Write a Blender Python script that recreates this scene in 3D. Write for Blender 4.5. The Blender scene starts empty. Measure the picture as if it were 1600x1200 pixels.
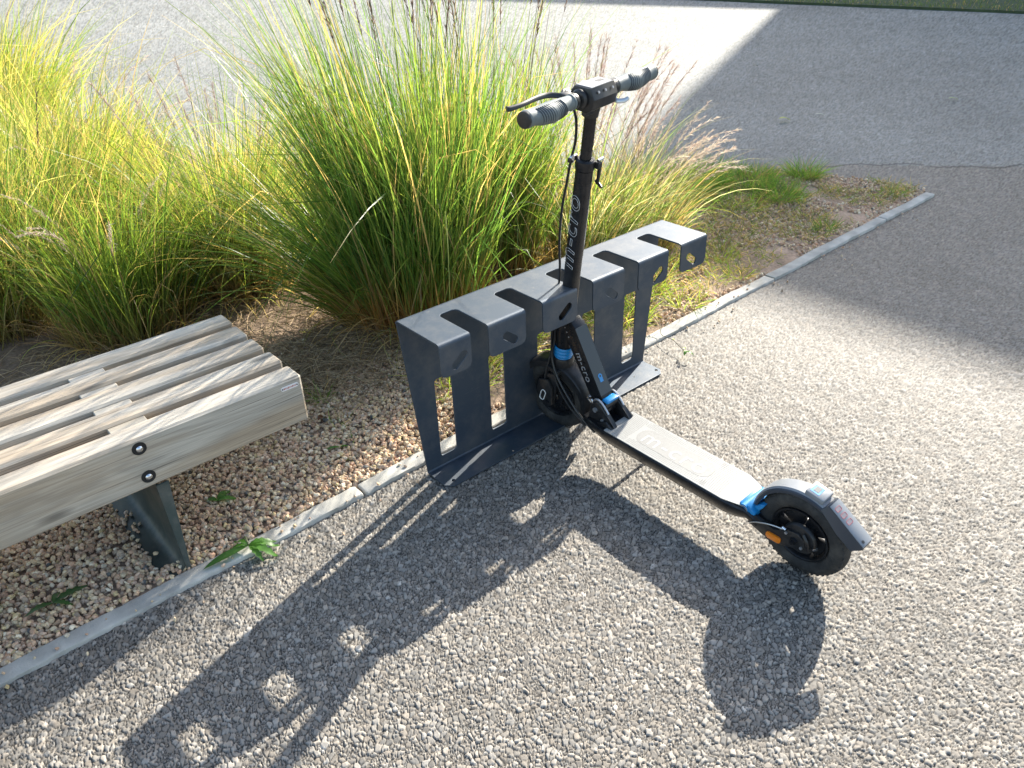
import bpy, bmesh, math, random
import numpy as np
from mathutils import Vector, Matrix
R = math.radians
rng = np.random.default_rng(7)
random.seed(7)
scene = bpy.context.scene
C = scene.collection

# ------------------------------------------------------------------ camera, light, exposure
cd = bpy.data.cameras.new('camera'); cam = bpy.data.objects.new('camera', cd); C.objects.link(cam)
CAMH = 1.5179
_t, _r = R(31.4988), R(-2.1232)
fw = Vector((0, math.cos(_t), -math.sin(_t))); rt = Vector((1, 0, 0)); up = rt.cross(fw)
rt2 = rt*math.cos(_r)+up*math.sin(_r); up2 = -rt*math.sin(_r)+up*math.cos(_r)
m = Matrix((rt2, up2, -fw)).transposed().to_4x4(); m.translation = (0, 0, CAMH)
cam.matrix_world = m
cd.sensor_width = 36; cd.lens = 1239.08/1600*36; cd.clip_start = .05; cd.clip_end = 2000
scene.camera = cam
SAZ, SEL = 57.41, 27.94            # direction towards the sun
w = bpy.data.worlds.new('World'); scene.world = w; w.use_nodes = True
nt = w.node_tree; bg = nt.nodes['Background']
sky = nt.nodes.new('ShaderNodeTexSky'); sky.sky_type = 'NISHITA'; sky.sun_disc = False
sky.sun_elevation = R(SEL); sky.sun_rotation = R(90-SAZ); sky.air_density = 1.2; sky.dust_density = 2.2
nt.links.new(sky.outputs[0], bg.inputs[0]); bg.inputs[1].default_value = .125
sl = bpy.data.lights.new('sun', 'SUN'); sl.energy = 4.9; sl.angle = R(.53); sl.color = (1, .94, .83)
so = bpy.data.objects.new('sun', sl); C.objects.link(so)
so.rotation_euler = Vector((math.cos(R(SAZ))*math.cos(R(SEL)), math.sin(R(SAZ))*math.cos(R(SEL)), math.sin(R(SEL)))).to_track_quat('Z', 'Y').to_euler()
so.location = (5, 8, 10)
vs = scene.view_settings; vs.view_transform = 'Standard'; vs.look = 'None'; vs.gamma = 1; vs.exposure = 1.52
scene.render.resolution_x = 1024; scene.render.resolution_y = 768
scene.cycles.max_bounces = 8; scene.cycles.transmission_bounces = 6; scene.cycles.transparent_max_bounces = 8

# ------------------------------------------------------------------ frames of reference
R0 = np.array([-.3086, 1.9283]); RY = R(39.7493)
RU = np.array([math.cos(RY), math.sin(RY)]); RV = np.array([math.sin(RY), -math.cos(RY)])
def W(u, v): q = R0+RU*u+RV*v; return float(q[0]), float(q[1])         # along the kerb, towards the tarmac
def toR(x, y): return (x-R0[0])*RU[0]+(y-R0[1])*RU[1], (x-R0[0])*RV[0]+(y-R0[1])*RV[1]
def kerb_v(u): return -.0475-.01618*u

# ------------------------------------------------------------------ helpers
def props(o, label=None, cat=None, group=None, kind=None):
    if label: o['label'] = label
    if cat: o['category'] = cat
    if group: o['group'] = group
    if kind: o['kind'] = kind
    return o
def thing(name, label, cat, loc=(0, 0, 0), rotz=0, group=None):
    o = bpy.data.objects.new(name, None); C.objects.link(o); o.location = loc; o.rotation_euler = (0, 0, rotz)
    o.empty_display_size = .1
    return props(o, label, cat, group)
def link(name, me, mat=None, parent=None):
    o = bpy.data.objects.new(name, me); C.objects.link(o)
    if mat: me.materials.clear(); me.materials.append(mat)
    if parent: o.parent = parent
    return o
def bm_obj(name, bm, mat, parent=None, smooth=False, M=None):
    me = bpy.data.meshes.new(name)
    if M is not None: bm.transform(M)
    bmesh.ops.recalc_face_normals(bm, faces=bm.faces)
    bm.to_mesh(me); bm.free()
    if smooth:
        for p in me.polygons: p.use_smooth = True
        if smooth != 'all':
            try: me.set_sharp_from_angle(angle=R(35))
            except Exception: pass
    return link(name, me, mat, parent)
def np_mesh(name, V, F, col=None, smooth=False):
    """V (n,3), F (m,k) int with k = 3 or 4 (or list of those)"""
    me = bpy.data.meshes.new(name)
    Fs = F if isinstance(F, list) else [F]
    Fs = [f for f in Fs if len(f)]
    me.vertices.add(len(V)); me.vertices.foreach_set('co', np.ascontiguousarray(V, np.float32).ravel())
    li = np.concatenate([f.ravel() for f in Fs]).astype(np.int32)
    tot = np.concatenate([np.full(len(f), f.shape[1], np.int32) for f in Fs])
    st = np.concatenate([[0], np.cumsum(tot)[:-1]]).astype(np.int32)
    me.loops.add(len(li)); me.loops.foreach_set('vertex_index', li)
    me.polygons.add(len(tot)); me.polygons.foreach_set('loop_start', st); me.polygons.foreach_set('loop_total', tot)
    me.polygons.foreach_set('use_smooth', np.full(len(tot), bool(smooth)))
    me.update(calc_edges=True)
    if col is not None:
        a = me.color_attributes.new('tint', 'FLOAT_COLOR', 'POINT')
        c = np.ones((len(V), 4), np.float32); c[:, :3] = col; a.data.foreach_set('color', c.ravel())
    return me
def box(bm, x0, x1, y0, y1, z0, z1, bev=0, seg=1):
    r = bmesh.ops.create_cube(bm, size=1)
    vs_ = r['verts']
    bmesh.ops.scale(bm, vec=(x1-x0, y1-y0, z1-z0), verts=vs_)
    bmesh.ops.translate(bm, vec=((x0+x1)/2, (y0+y1)/2, (z0+z1)/2), verts=vs_)
    if bev:
        es = list({e for v in vs_ for e in v.link_edges})
        bmesh.ops.bevel(bm, geom=es, offset=bev, segments=seg, affect='EDGES', profile=.5)
    return bm
def cyl(bm, p0, p1, r0, r1=None, n=20, cap=True):
    p0, p1 = Vector(p0), Vector(p1); d = p1-p0; L = d.length
    r = bmesh.ops.create_cone(bm, cap_ends=cap, segments=n, radius1=r0, radius2=r0 if r1 is None else r1, depth=L)
    M = Matrix.Translation((p0+p1)/2) @ d.to_track_quat('Z', 'Y').to_matrix().to_4x4()
    bmesh.ops.transform(bm, matrix=M, verts=r['verts']); return bm
def lathe(bm, prof, n=48, M=None, closed=False):
    """prof: list of (r, a) revolve about the local Y axis, a along Y"""
    rings = []
    for i in range(n):
        t = 2*math.pi*i/n
        rings.append([bm.verts.new((r*math.cos(t), a, r*math.sin(t))) for r, a in prof])
    k = len(prof)
    for i in range(n):
        A, B = rings[i], rings[(i+1) % n]
        for j in range(k if closed else k-1):
            try: bm.faces.new((A[j], B[j], B[(j+1) % k], A[(j+1) % k]))
            except ValueError: pass
    if M is not None: bmesh.ops.transform(bm, matrix=M, verts=[v for r_ in rings for v in r_])
    return bm
def tube(bm, pts, r, n=8, ry=None):
    """smooth tube through points; r scalar or list"""
    P = [Vector(p) for p in pts]
    fine = []
    for i in range(len(P)-1):
        a = P[max(i-1, 0)]; b = P[i]; c = P[i+1]; d = P[min(i+2, len(P)-1)]
        K = 6 if len(P) > 2 else 1
        for k in range(K):
            t = k/K
            fine.append((.5*((2*b)+(-a+c)*t+(2*a-5*b+4*c-d)*t*t+(-a+3*b-3*c+d)*t**3), i+t))
    fine.append((P[-1], len(P)-1))
    prev = None; rings = []
    for j, (p, t) in enumerate(fine):
        q = fine[min(j+1, len(fine)-1)][0]-fine[max(j-1, 0)][0]
        q = q.normalized() if q.length > 1e-9 else Vector((0, 0, 1))
        if prev is None: prev = q.orthogonal().normalized()
        prev = (prev-q*prev.dot(q)).normalized(); o2 = q.cross(prev)
        rr = r if not isinstance(r, (list, tuple)) else np.interp(t, range(len(r)), r)
        r2 = rr if ry is None else ry
        rings.append([bm.verts.new(p+prev*math.cos(2*math.pi*k/n)*rr+o2*math.sin(2*math.pi*k/n)*r2) for k in range(n)])
    for A, B in zip(rings, rings[1:]):
        for k in range(n): bm.faces.new((A[k], A[(k+1) % n], B[(k+1) % n], B[k]))
    bm.faces.new(rings[0][::-1]); bm.faces.new(rings[-1]); return bm
def prism(bm, poly, y0, y1, bev=0):
    """polygon in (x, z) extruded along y"""
    a = [bm.verts.new((x, y0, z)) for x, z in poly]; b = [bm.verts.new((x, y1, z)) for x, z in poly]
    fs = [bm.faces.new(a), bm.faces.new(b[::-1])]
    n = len(poly)
    for i in range(n): fs.append(bm.faces.new((a[i], b[i], b[(i+1) % n], a[(i+1) % n])))
    if bev:
        es = [e for f in fs[:2] for e in f.edges]
        bmesh.ops.bevel(bm, geom=es, offset=bev, segments=2, affect='EDGES', profile=.5)
    return bm
def sheet(outer, holes, th, bev=0.0008):
    """flat plate from outlines in local xy, thickness th centred on z=0 -> mesh"""
    cu = bpy.data.curves.new('tmp', 'CURVE'); cu.dimensions = '2D'; cu.fill_mode = 'BOTH'; cu.extrude = th/2-bev; cu.bevel_depth = bev; cu.bevel_resolution = 1; cu.offset = -bev
    for pts in [outer]+holes:
        s = cu.splines.new('POLY'); s.points.add(len(pts)-1)
        for p, q in zip(s.points, pts): p.co = (q[0], q[1], 0, 1)
        s.use_cyclic_u = True
    o = bpy.data.objects.new('tmp', cu); C.objects.link(o); bpy.context.view_layer.update()
    dg = bpy.context.evaluated_depsgraph_get(); me = bpy.data.meshes.new_from_object(o.evaluated_get(dg))
    bpy.data.objects.remove(o); bpy.data.curves.remove(cu); return me
def text_mesh(s, size, outline=0, extrude=.0004, shear=0, spacing=1):
    cu = bpy.data.curves.new('tmp', 'FONT'); cu.body = s; cu.size = size; cu.align_x = 'CENTER'; cu.align_y = 'CENTER'; cu.shear = shear; cu.space_character = spacing
    cu.resolution_u = 4
    if outline: cu.fill_mode = 'NONE'; cu.bevel_depth = outline; cu.bevel_resolution = 0
    else: cu.extrude = extrude
    o = bpy.data.objects.new('tmp', cu); C.objects.link(o); bpy.context.view_layer.update()
    dg = bpy.context.evaluated_depsgraph_get(); me = bpy.data.meshes.new_from_object(o.evaluated_get(dg))
    bpy.data.objects.remove(o); bpy.data.curves.remove(cu); return me
def rounded(x0, x1, y0, y1, r, n=5):
    pts = []
    for cx, cy, a in ((x1-r, y0+r, -90), (x1-r, y1-r, 0), (x0+r, y1-r, 90), (x0+r, y0+r, 180)):
        for k in range(n+1):
            t = R(a+90*k/n); pts.append((cx+r*math.cos(t), cy+r*math.sin(t)))
    return pts
def stadium(x0, y0, x1, y1, w, n=5, sq=.45):
    d = Vector((x1-x0, y1-y0)); L = d.length; d.normalize(); p = Vector((-d.y, d.x)); c = Vector(((x0+x1)/2, (y0+y1)/2))
    return [tuple(c+d*x+p*y) for x, y in rounded(-L/2, L/2, -w/2, w/2, w*sq, n)]

# ------------------------------------------------------------------ materials
def mat(name, col=(.5, .5, .5), rough=.5, metal=0, spec=.5, attr=False, noise=0, nscale=30, bump=0, bscale=200, coat=0, stretch=None, dust=0, dscale=9):
    m = bpy.data.materials.new(name); m.use_nodes = True; n = m.node_tree.nodes; l = m.node_tree.links; b = n['Principled BSDF']
    b.inputs['Roughness'].default_value = rough; b.inputs['Metallic'].default_value = metal
    b.inputs['Specular IOR Level'].default_value = spec; b.inputs['Coat Weight'].default_value = coat
    b.inputs['Base Color'].default_value = (*col, 1)
    src = None
    if attr:
        a = n.new('ShaderNodeAttribute'); a.attribute_name = 'tint'; src = a.outputs['Color']
    tc = n.new('ShaderNodeTexCoord'); vec = tc.outputs['Object']
    if stretch:
        mp = n.new('ShaderNodeMapping'); mp.inputs['Scale'].default_value = stretch; l.new(vec, mp.inputs[0]); vec = mp.outputs[0]
    if noise:
        t = n.new('ShaderNodeTexNoise'); t.inputs['Scale'].default_value = nscale; t.inputs['Detail'].default_value = 6; l.new(vec, t.inputs['Vector'])
        mr = n.new('ShaderNodeMapRange'); mr.inputs[1].default_value = .3; mr.inputs[2].default_value = .7; mr.inputs[3].default_value = 1-noise; mr.inputs[4].default_value = 1+noise
        l.new(t.outputs['Fac'], mr.inputs[0])
        mx = n.new('ShaderNodeVectorMath'); mx.operation = 'SCALE'; l.new(mr.outputs[0], mx.inputs['Scale'])
        if src: l.new(src, mx.inputs[0])
        else: mx.inputs[0].default_value = col
        src = mx.outputs[0]
        mr2 = n.new('ShaderNodeMapRange'); mr2.inputs[3].default_value = max(rough-.12, 0.05); mr2.inputs[4].default_value = min(rough+.12, 1); l.new(t.outputs['Fac'], mr2.inputs[0]); l.new(mr2.outputs[0], b.inputs['Roughness'])
    if dust:
        t3 = n.new('ShaderNodeTexNoise'); t3.inputs['Scale'].default_value = dscale; t3.inputs['Detail'].default_value = 9; t3.inputs['Roughness'].default_value = .72; l.new(vec, t3.inputs['Vector'])
        m3 = n.new('ShaderNodeMapRange'); m3.inputs[1].default_value = .46; m3.inputs[2].default_value = .74; m3.inputs[3].default_value = 0; m3.inputs[4].default_value = dust; l.new(t3.outputs['Fac'], m3.inputs[0])
        mp3 = n.new('ShaderNodeMapping'); mp3.inputs['Scale'].default_value = (4, 4, 90); mp3.inputs['Rotation'].default_value = (.35, .25, 0); l.new(tc.outputs['Object'], mp3.inputs[0])
        t4 = n.new('ShaderNodeTexNoise'); t4.inputs['Scale'].default_value = 6; t4.inputs['Detail'].default_value = 3; l.new(mp3.outputs[0], t4.inputs['Vector'])
        m4 = n.new('ShaderNodeMapRange'); m4.inputs[1].default_value = .70; m4.inputs[2].default_value = .76; m4.inputs[3].default_value = 0; m4.inputs[4].default_value = dust*1.1; l.new(t4.outputs['Fac'], m4.inputs[0])
        ad = n.new('ShaderNodeMath'); ad.operation = 'ADD'; ad.use_clamp = True; l.new(m3.outputs[0], ad.inputs[0]); l.new(m4.outputs[0], ad.inputs[1])
        mxd = n.new('ShaderNodeMix'); mxd.data_type = 'RGBA'; mxd.inputs[7].default_value = (.30, .27, .23, 1); l.new(ad.outputs[0], mxd.inputs[0])
        if src: l.new(src, mxd.inputs[6])
        else: mxd.inputs[6].default_value = (*col, 1)
        src = mxd.outputs[2]
    if src: l.new(src, b.inputs['Base Color'])
    if bump:
        t2 = n.new('ShaderNodeTexNoise'); t2.inputs['Scale'].default_value = bscale; t2.inputs['Detail'].default_value = 4; l.new(vec, t2.inputs['Vector'])
        bp = n.new('ShaderNodeBump'); bp.inputs['Strength'].default_value = bump; bp.inputs['Distance'].default_value = .002; l.new(t2.outputs['Fac'], bp.inputs['Height']); l.new(bp.outputs[0], b.inputs['Normal'])
    return m
def grass_mat(name, trans=.45, rough=.4, mul=(2.45, 2.45, 1.35)):
    m = bpy.data.materials.new(name); m.use_nodes = True; n = m.node_tree.nodes; l = m.node_tree.links; b = n['Principled BSDF']
    a = n.new('ShaderNodeAttribute'); a.attribute_name = 'tint'
    b.inputs['Roughness'].default_value = rough; b.inputs['Specular IOR Level'].default_value = .4
    l.new(a.outputs['Color'], b.inputs['Base Color'])
    t = n.new('ShaderNodeBsdfTranslucent'); g = n.new('ShaderNodeVectorMath'); g.operation = 'MULTIPLY'; g.inputs[1].default_value = mul
    l.new(a.outputs['Color'], g.inputs[0]); l.new(g.outputs[0], t.inputs['Color'])
    mx = n.new('ShaderNodeMixShader'); mx.inputs[0].default_value = trans
    l.new(b.outputs[0], mx.inputs[1]); l.new(t.outputs[0], mx.inputs[2]); l.new(mx.outputs[0], n['Material Output'].inputs['Surface'])
    return m
def wood_mat(name, col=(.43, .345, .25), grey=(.47, .425, .355)):
    m = bpy.data.materials.new(name); m.use_nodes = True; n = m.node_tree.nodes; l = m.node_tree.links; b = n['Principled BSDF']
    tc = n.new('ShaderNodeTexCoord'); mp = n.new('ShaderNodeMapping'); mp.inputs['Scale'].default_value = (1.6, 16, 16); l.new(tc.outputs['Object'], mp.inputs[0])
    oi = n.new('ShaderNodeObjectInfo'); sc = n.new('ShaderNodeVectorMath'); sc.operation = 'ADD'; l.new(mp.outputs[0], sc.inputs[0])
    cmb = n.new('ShaderNodeCombineXYZ'); mu = n.new('ShaderNodeMath'); mu.operation = 'MULTIPLY'; mu.inputs[1].default_value = 37; l.new(oi.outputs['Random'], mu.inputs[0]); l.new(mu.outputs[0], cmb.inputs[0]); l.new(mu.outputs[0], cmb.inputs[2]); l.new(cmb.outputs[0], sc.inputs[1])
    nz = n.new('ShaderNodeTexNoise'); nz.inputs['Scale'].default_value = 1.1; nz.inputs['Detail'].default_value = 3; nz.inputs['Distortion'].default_value = .6; l.new(sc.outputs[0], nz.inputs['Vector'])
    ml = n.new('ShaderNodeMath'); ml.operation = 'MULTIPLY'; ml.inputs[1].default_value = 34; l.new(nz.outputs['Fac'], ml.inputs[0])
    sn = n.new('ShaderNodeMath'); sn.operation = 'SINE'; l.new(ml.outputs[0], sn.inputs[0])
    fine = n.new('ShaderNodeTexNoise'); fine.inputs['Scale'].default_value = 9; fine.inputs['Detail'].default_value = 6; mp2 = n.new('ShaderNodeMapping'); mp2.inputs['Scale'].default_value = (.5, 3, 3); l.new(sc.outputs[0], mp2.inputs[0]); l.new(mp2.outputs[0], fine.inputs['Vector'])
    big = n.new('ShaderNodeTexNoise'); big.inputs['Scale'].default_value = .9; big.inputs['Detail'].default_value = 3; l.new(sc.outputs[0], big.inputs['Vector'])
    r1 = n.new('ShaderNodeMapRange'); r1.inputs[1].default_value = .42; r1.inputs[2].default_value = .60; l.new(big.outputs['Fac'], r1.inputs[0])
    mx = n.new('ShaderNodeMix'); mx.data_type = 'RGBA'; mx.inputs[6].default_value = (*col, 1); mx.inputs[7].default_value = (*grey, 1); l.new(r1.outputs[0], mx.inputs[0])
    r2 = n.new('ShaderNodeMapRange'); r2.inputs[1].default_value = -1; r2.inputs[2].default_value = 1; r2.inputs[3].default_value = .84; r2.inputs[4].default_value = 1.06; l.new(sn.outputs[0], r2.inputs[0])
    r3 = n.new('ShaderNodeMapRange'); r3.inputs[1].default_value = .3; r3.inputs[2].default_value = .7; r3.inputs[3].default_value = .78; r3.inputs[4].default_value = 1.14; l.new(fine.outputs['Fac'], r3.inputs[0])
    mm = n.new('ShaderNodeMath'); mm.operation = 'MULTIPLY'; l.new(r2.outputs[0], mm.inputs[0]); l.new(r3.outputs[0], mm.inputs[1])
    vm = n.new('ShaderNodeVectorMath'); vm.operation = 'SCALE'; l.new(mx.outputs[2], vm.inputs[0]); l.new(mm.outputs[0], vm.inputs['Scale']); l.new(vm.outputs[0], b.inputs['Base Color'])
    vk = n.new('ShaderNodeTexVoronoi'); vk.inputs['Scale'].default_value = 1.0; mpk = n.new('ShaderNodeMapping'); mpk.inputs['Scale'].default_value = (1.9, .65, .65); l.new(sc.outputs[0], mpk.inputs[0]); l.new(mpk.outputs[0], vk.inputs['Vector'])
    kr = n.new('ShaderNodeMapRange'); kr.inputs[1].default_value = .05; kr.inputs[2].default_value = .16; kr.inputs[3].default_value = .42; kr.inputs[4].default_value = 1; l.new(vk.outputs['Distance'], kr.inputs[0])
    sp_ = n.new('ShaderNodeSeparateColor'); l.new(vk.outputs['Color'], sp_.inputs[0]); th = n.new('ShaderNodeMath'); th.operation = 'LESS_THAN'; th.inputs[1].default_value = .55; l.new(sp_.outputs[0], th.inputs[0])
    kx = n.new('ShaderNodeMath'); kx.operation = 'MAXIMUM'; l.new(kr.outputs[0], kx.inputs[0]); l.new(th.outputs[0], kx.inputs[1])
    cf = n.new('ShaderNodeTexNoise'); cf.inputs['Scale'].default_value = 3; cf.inputs['Detail'].default_value = 2; mpc = n.new('ShaderNodeMapping'); mpc.inputs['Scale'].default_value = (.5, 6, 6); l.new(sc.outputs[0], mpc.inputs[0]); l.new(mpc.outputs[0], cf.inputs['Vector'])
    cr = n.new('ShaderNodeMapRange'); cr.inputs[1].default_value = .30; cr.inputs[2].default_value = .345; cr.inputs[3].default_value = .45; cr.inputs[4].default_value = 1; l.new(cf.outputs['Fac'], cr.inputs[0])
    k2 = n.new('ShaderNodeMath'); k2.operation = 'MULTIPLY'; l.new(kx.outputs[0], k2.inputs[0]); l.new(cr.outputs[0], k2.inputs[1])
    k3 = n.new('ShaderNodeVectorMath'); k3.operation = 'SCALE'; l.new(vm.outputs[0], k3.inputs[0]); l.new(k2.outputs[0], k3.inputs['Scale']); l.new(k3.outputs[0], b.inputs['Base Color'])
    bp = n.new('ShaderNodeBump'); bp.inputs['Strength'].default_value = .5; bp.inputs['Distance'].default_value = .0015; l.new(fine.outputs['Fac'], bp.inputs['Height']); l.new(bp.outputs[0], b.inputs['Normal'])
    b.inputs['Roughness'].default_value = .55; b.inputs['Specular IOR Level'].default_value = .35
    return m
M_asph = mat('asphalt', attr=True, rough=.72, spec=.25, bump=.25, bscale=500)
M_soil = mat('soil', attr=True, rough=.95, spec=.1, noise=.3, nscale=80, bump=.8, bscale=150)
M_stone = mat('gravel_stone', attr=True, rough=.75, spec=.3, noise=.12, nscale=200, bump=.25, bscale=600)
M_kerb = mat('kerb_concrete', (.42, .405, .365), .85, spec=.25, noise=.26, nscale=11, bump=.7, bscale=350)
M_grass = grass_mat('grass_blade'); M_plume = grass_mat('plume', .35, .7, (1.6, 1.65, 1.6))
M_straw = mat('dry_straw', attr=True, rough=.7, spec=.2)
M_paint = mat('slate_blue_paint', (.048, .068, .096), .53, metal=.5, spec=.7, noise=.1, nscale=900, bump=.10, bscale=1500, dust=.28, dscale=7)
M_galv = mat('green_grey_paint', (.045, .062, .058), .42, metal=.2, noise=.25, nscale=9, dust=.35, dscale=14)
M_black = mat('black_plastic', (.012, .013, .015), .38, noise=.15, nscale=60, dust=.10, dscale=25)
M_alu_black = mat('black_anodised', (.013, .014, .017), .30, metal=.35, noise=.1, nscale=80, dust=.09, dscale=18)
M_rubber = mat('tyre_rubber', (.022, .023, .024), .72, spec=.35, noise=.2, nscale=60, bump=.3, bscale=300, dust=.22, dscale=16)
M_grip = mat('grey_rubber', (.13, .155, .16), .6, spec=.4, noise=.12, nscale=90)
M_blue = mat('blue_plastic', (.012, .21, .50), .32, spec=.6, noise=.06)
M_steel = mat('steel', (.62, .63, .65), .22, metal=1, noise=.08)
M_silver = mat('silver_bracket', (.55, .57, .60), .33, metal=.8)
M_deck = mat('deck_grip', (.33, .33, .315), .55, dust=.3, dscale=12, spec=.35, noise=.07, nscale=260, bump=.25, bscale=900)
M_deckmark = mat('deck_mark', (.15, .14, .12), .6, noise=.15, nscale=200)
M_decklight = mat('deck_lettering', (.39, .385, .37), .5)
M_fender = mat('fender_grey', (.20, .215, .235), .45, spec=.6, noise=.06)
M_darkfend = mat('fender_side', (.035, .042, .055), .4)
M_white = mat('white_print', (.75, .75, .74), .5); M_greyprint = mat('grey_print', (.33, .33, .34), .5)
M_orange = mat('orange_reflector', (.75, .20, .01), .25, spec=.7)
M_red = mat('red_lens', (.40, .10, .11), .4)
M_wood = wood_mat('bench_wood'); M_wood2 = wood_mat('bearer_wood', (.44, .385, .30), (.46, .42, .35))
M_glass = mat('dark_glass', (.02, .025, .03), .08, spec=.8)
M_render = mat('pale_render', (.5, .48, .44), .85, noise=.08, nscale=2); M_roof = mat('roof_felt', (.12, .12, .12), .9)
M_leaf = grass_mat('leaf', .35, .4)
M_plaque = mat('plaque', (.80, .76, .74), .4)

# ------------------------------------------------------------------ ground: tarmac
def h2(ix, iy, k):
    s = np.sin(ix*127.1+iy*311.7+k*74.7)*43758.5453; return s-np.floor(s)
def worley(x, y, cell, seedk=0):
    gx, gy = np.floor(x/cell), np.floor(y/cell)
    d1 = np.full(x.shape, 9.); d2 = np.full(x.shape, 9.); idr = np.zeros(x.shape); sx = np.zeros(x.shape); sy = np.zeros(x.shape)
    for i in (-1, 0, 1):
        for j in (-1, 0, 1):
            cx, cy = gx+i, gy+j
            px = cx+.02+.96*h2(cx, cy, 1+seedk); py = cy+.02+.96*h2(cx, cy, 2+seedk)
            dx, dy = x/cell-px, y/cell-py; d = np.sqrt(dx*dx+dy*dy); r_ = h2(cx, cy, 3+seedk)
            n = d < d1
            d2 = np.where(n, d1, np.minimum(d2, d)); d1 = np.where(n, d, d1); idr = np.where(n, r_, idr); sx = np.where(n, dx, sx); sy = np.where(n, dy, sy)
    return d1, d2, idr, sx, sy
def vnoise(x, y, s, k=0):
    x = x/s; y = y/s; ix, iy = np.floor(x), np.floor(y); fx, fy = x-ix, y-iy; fx = fx*fx*(3-2*fx); fy = fy*fy*(3-2*fy)
    a, b, c, d = h2(ix, iy, k), h2(ix+1, iy, k), h2(ix, iy+1, k), h2(ix+1, iy+1, k)
    return a*(1-fx)*(1-fy)+b*fx*(1-fy)+c*(1-fx)*fy+d*fx*fy
BED = [(-9, kerb_v(-9)-.03)]+[(u, kerb_v(u)-.03) for u in (0, 3.66)]+[(3.76, -.27), (3.58, -.7), (3.4, -1.12), (2.9, -1.5), (2.2, -1.9), (1.3, -2.5), (1.0, -4.3), (.8, -6), (-1, -7.5), (-9, -10)]
def in_poly(u, v, P):
    ins = np.zeros(u.shape, bool); n = len(P)
    for i in range(n):
        (x0, y0), (x1, y1) = P[i], P[(i+1) % n]
        c = ((y0 > v) != (y1 > v))
        with np.errstate(divide='ignore', invalid='ignore'):
            ins ^= c & (u < (x1-x0)*(v-y0)/(y1-y0+1e-12)+x0)
    return ins
def pavement():
    az = np.concatenate([np.arange(-180, -60, 3.), np.arange(-60, -50, .3), np.arange(-50, 50, .066), np.arange(50, 60, .3), np.arange(60, 181, 3.)])
    az = np.radians(90-az)
    dep = np.radians(np.concatenate([[89], np.arange(80, 66, -2.), np.arange(66, 3.5, -.064), [3, 2.5, 2, 1.5, 1.2]]))
    r = CAMH/np.tan(dep)
    rr, aa = np.meshgrid(r, az, indexing='ij'); x = rr*np.cos(aa); y = rr*np.sin(aa)
    da = np.abs(np.gradient(az)); dr = np.abs(np.gradient(r)); sp = np.maximum(dr[:, None]*.8, rr*da[None, :])
    cell = .0128
    wx = x+.006*(vnoise(x, y, .02, 5)-.5)+.004*(vnoise(x, y, .007, 7)-.5); wy = y+.006*(vnoise(x, y, .02, 6)-.5)+.004*(vnoise(x, y, .007, 8)-.5)
    d1, d2, idr, sx, sy = worley(wx, wy, cell)
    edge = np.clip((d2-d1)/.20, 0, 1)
    e1, e2, idq, qx, qy = worley(wx+3.1, wy-1.7, cell*.55, 20)
    edq = np.clip((e2-e1)/.30, 0, 1)
    small = h2(np.floor(idr*7919), np.floor(idr*131), 5) < .38           # a third of the surface is finer chippings
    edge = np.where(small, np.minimum(edge*1.5, edq), edge); idr = np.where(small, idq, idr)
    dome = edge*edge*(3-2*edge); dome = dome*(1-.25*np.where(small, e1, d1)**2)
    ang = idr*40; tilt = (sx*np.cos(ang)+sy*np.sin(ang))*.32
    hgt = dome*(.45+.50*idr)*np.where(small, .8, 1)+tilt*dome+.14*(vnoise(x, y, .0035, 13)-.5)+.25*(vnoise(x, y, .035, 14)-.5)
    amp = .0050*np.clip((.0110-sp)/.007, 0, 1)
    z = hgt*amp-.0045+.004*(vnoise(x, y, .6, 9)-.5)+.0015*(vnoise(x, y, .09, 11)-.5)
    sh = np.clip(sp/.0042-1, 0, 1)
    base = .16+.15*idr**1.6
    base = np.where(h2(np.floor(wx/cell*.999), np.floor(wy/cell), 8) > .985, base*1.6, base)
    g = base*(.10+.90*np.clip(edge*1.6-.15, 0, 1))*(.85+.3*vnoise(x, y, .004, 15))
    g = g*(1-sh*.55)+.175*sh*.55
    patch = vnoise(x, y, .9, 21)*.6+vnoise(x, y, .25, 22)*.4
    g = g*(.86+.28*patch)
    tint = h2(np.floor(idr*9973), np.floor(idr*577), 4)
    col = np.stack([g*(1.06+.08*tint), g*1.0, g*(.90-.07*tint)], -1)
    u, v = toR(x, y)
    # the road surface beyond the path is painted lighter and bluer for glare and sky reflection; a joint runs between them
    jx = (v-(.05-.0*u))
    seam = np.abs((x-1.95)*.165+(y-5.05)+.03*np.sin(x*7)+.02*np.sin(x*19)) < np.maximum(.012, sp*.5)
    seam &= (x > 2.0)
    col[seam] *= .38
    road = ((x-1.95)*.165+(y-5.05)) > 0
    col[road] *= np.array([1.04, 1.14, 1.22])
    bed = in_poly(u, v, BED)
    z = np.where(bed, z-.05, z)
    # frayed dark edge along the far side of the bed
    V = np.stack([x, y, z], -1).reshape(-1, 3)
    n0, n1 = x.shape; i = np.arange(n0*n1).reshape(n0, n1)
    F = np.stack([i[:-1, :-1], i[:-1, 1:], i[1:, 1:], i[1:, :-1]], -1).reshape(-1, 4)
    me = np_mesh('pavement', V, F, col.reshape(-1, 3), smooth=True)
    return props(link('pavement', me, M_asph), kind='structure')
pavement()
def ground_far():
    bm = bmesh.new(); n = 48
    vs_ = [bm.verts.new((900*math.cos(2*math.pi*k/n), 900*math.sin(2*math.pi*k/n), -.09)) for k in range(n)]
    bm.faces.new(vs_)
    props(bm_obj('ground', bm, mat('field', (.06, .085, .03), .95, noise=.3, nscale=.2)), kind='structure')
ground_far()

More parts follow.
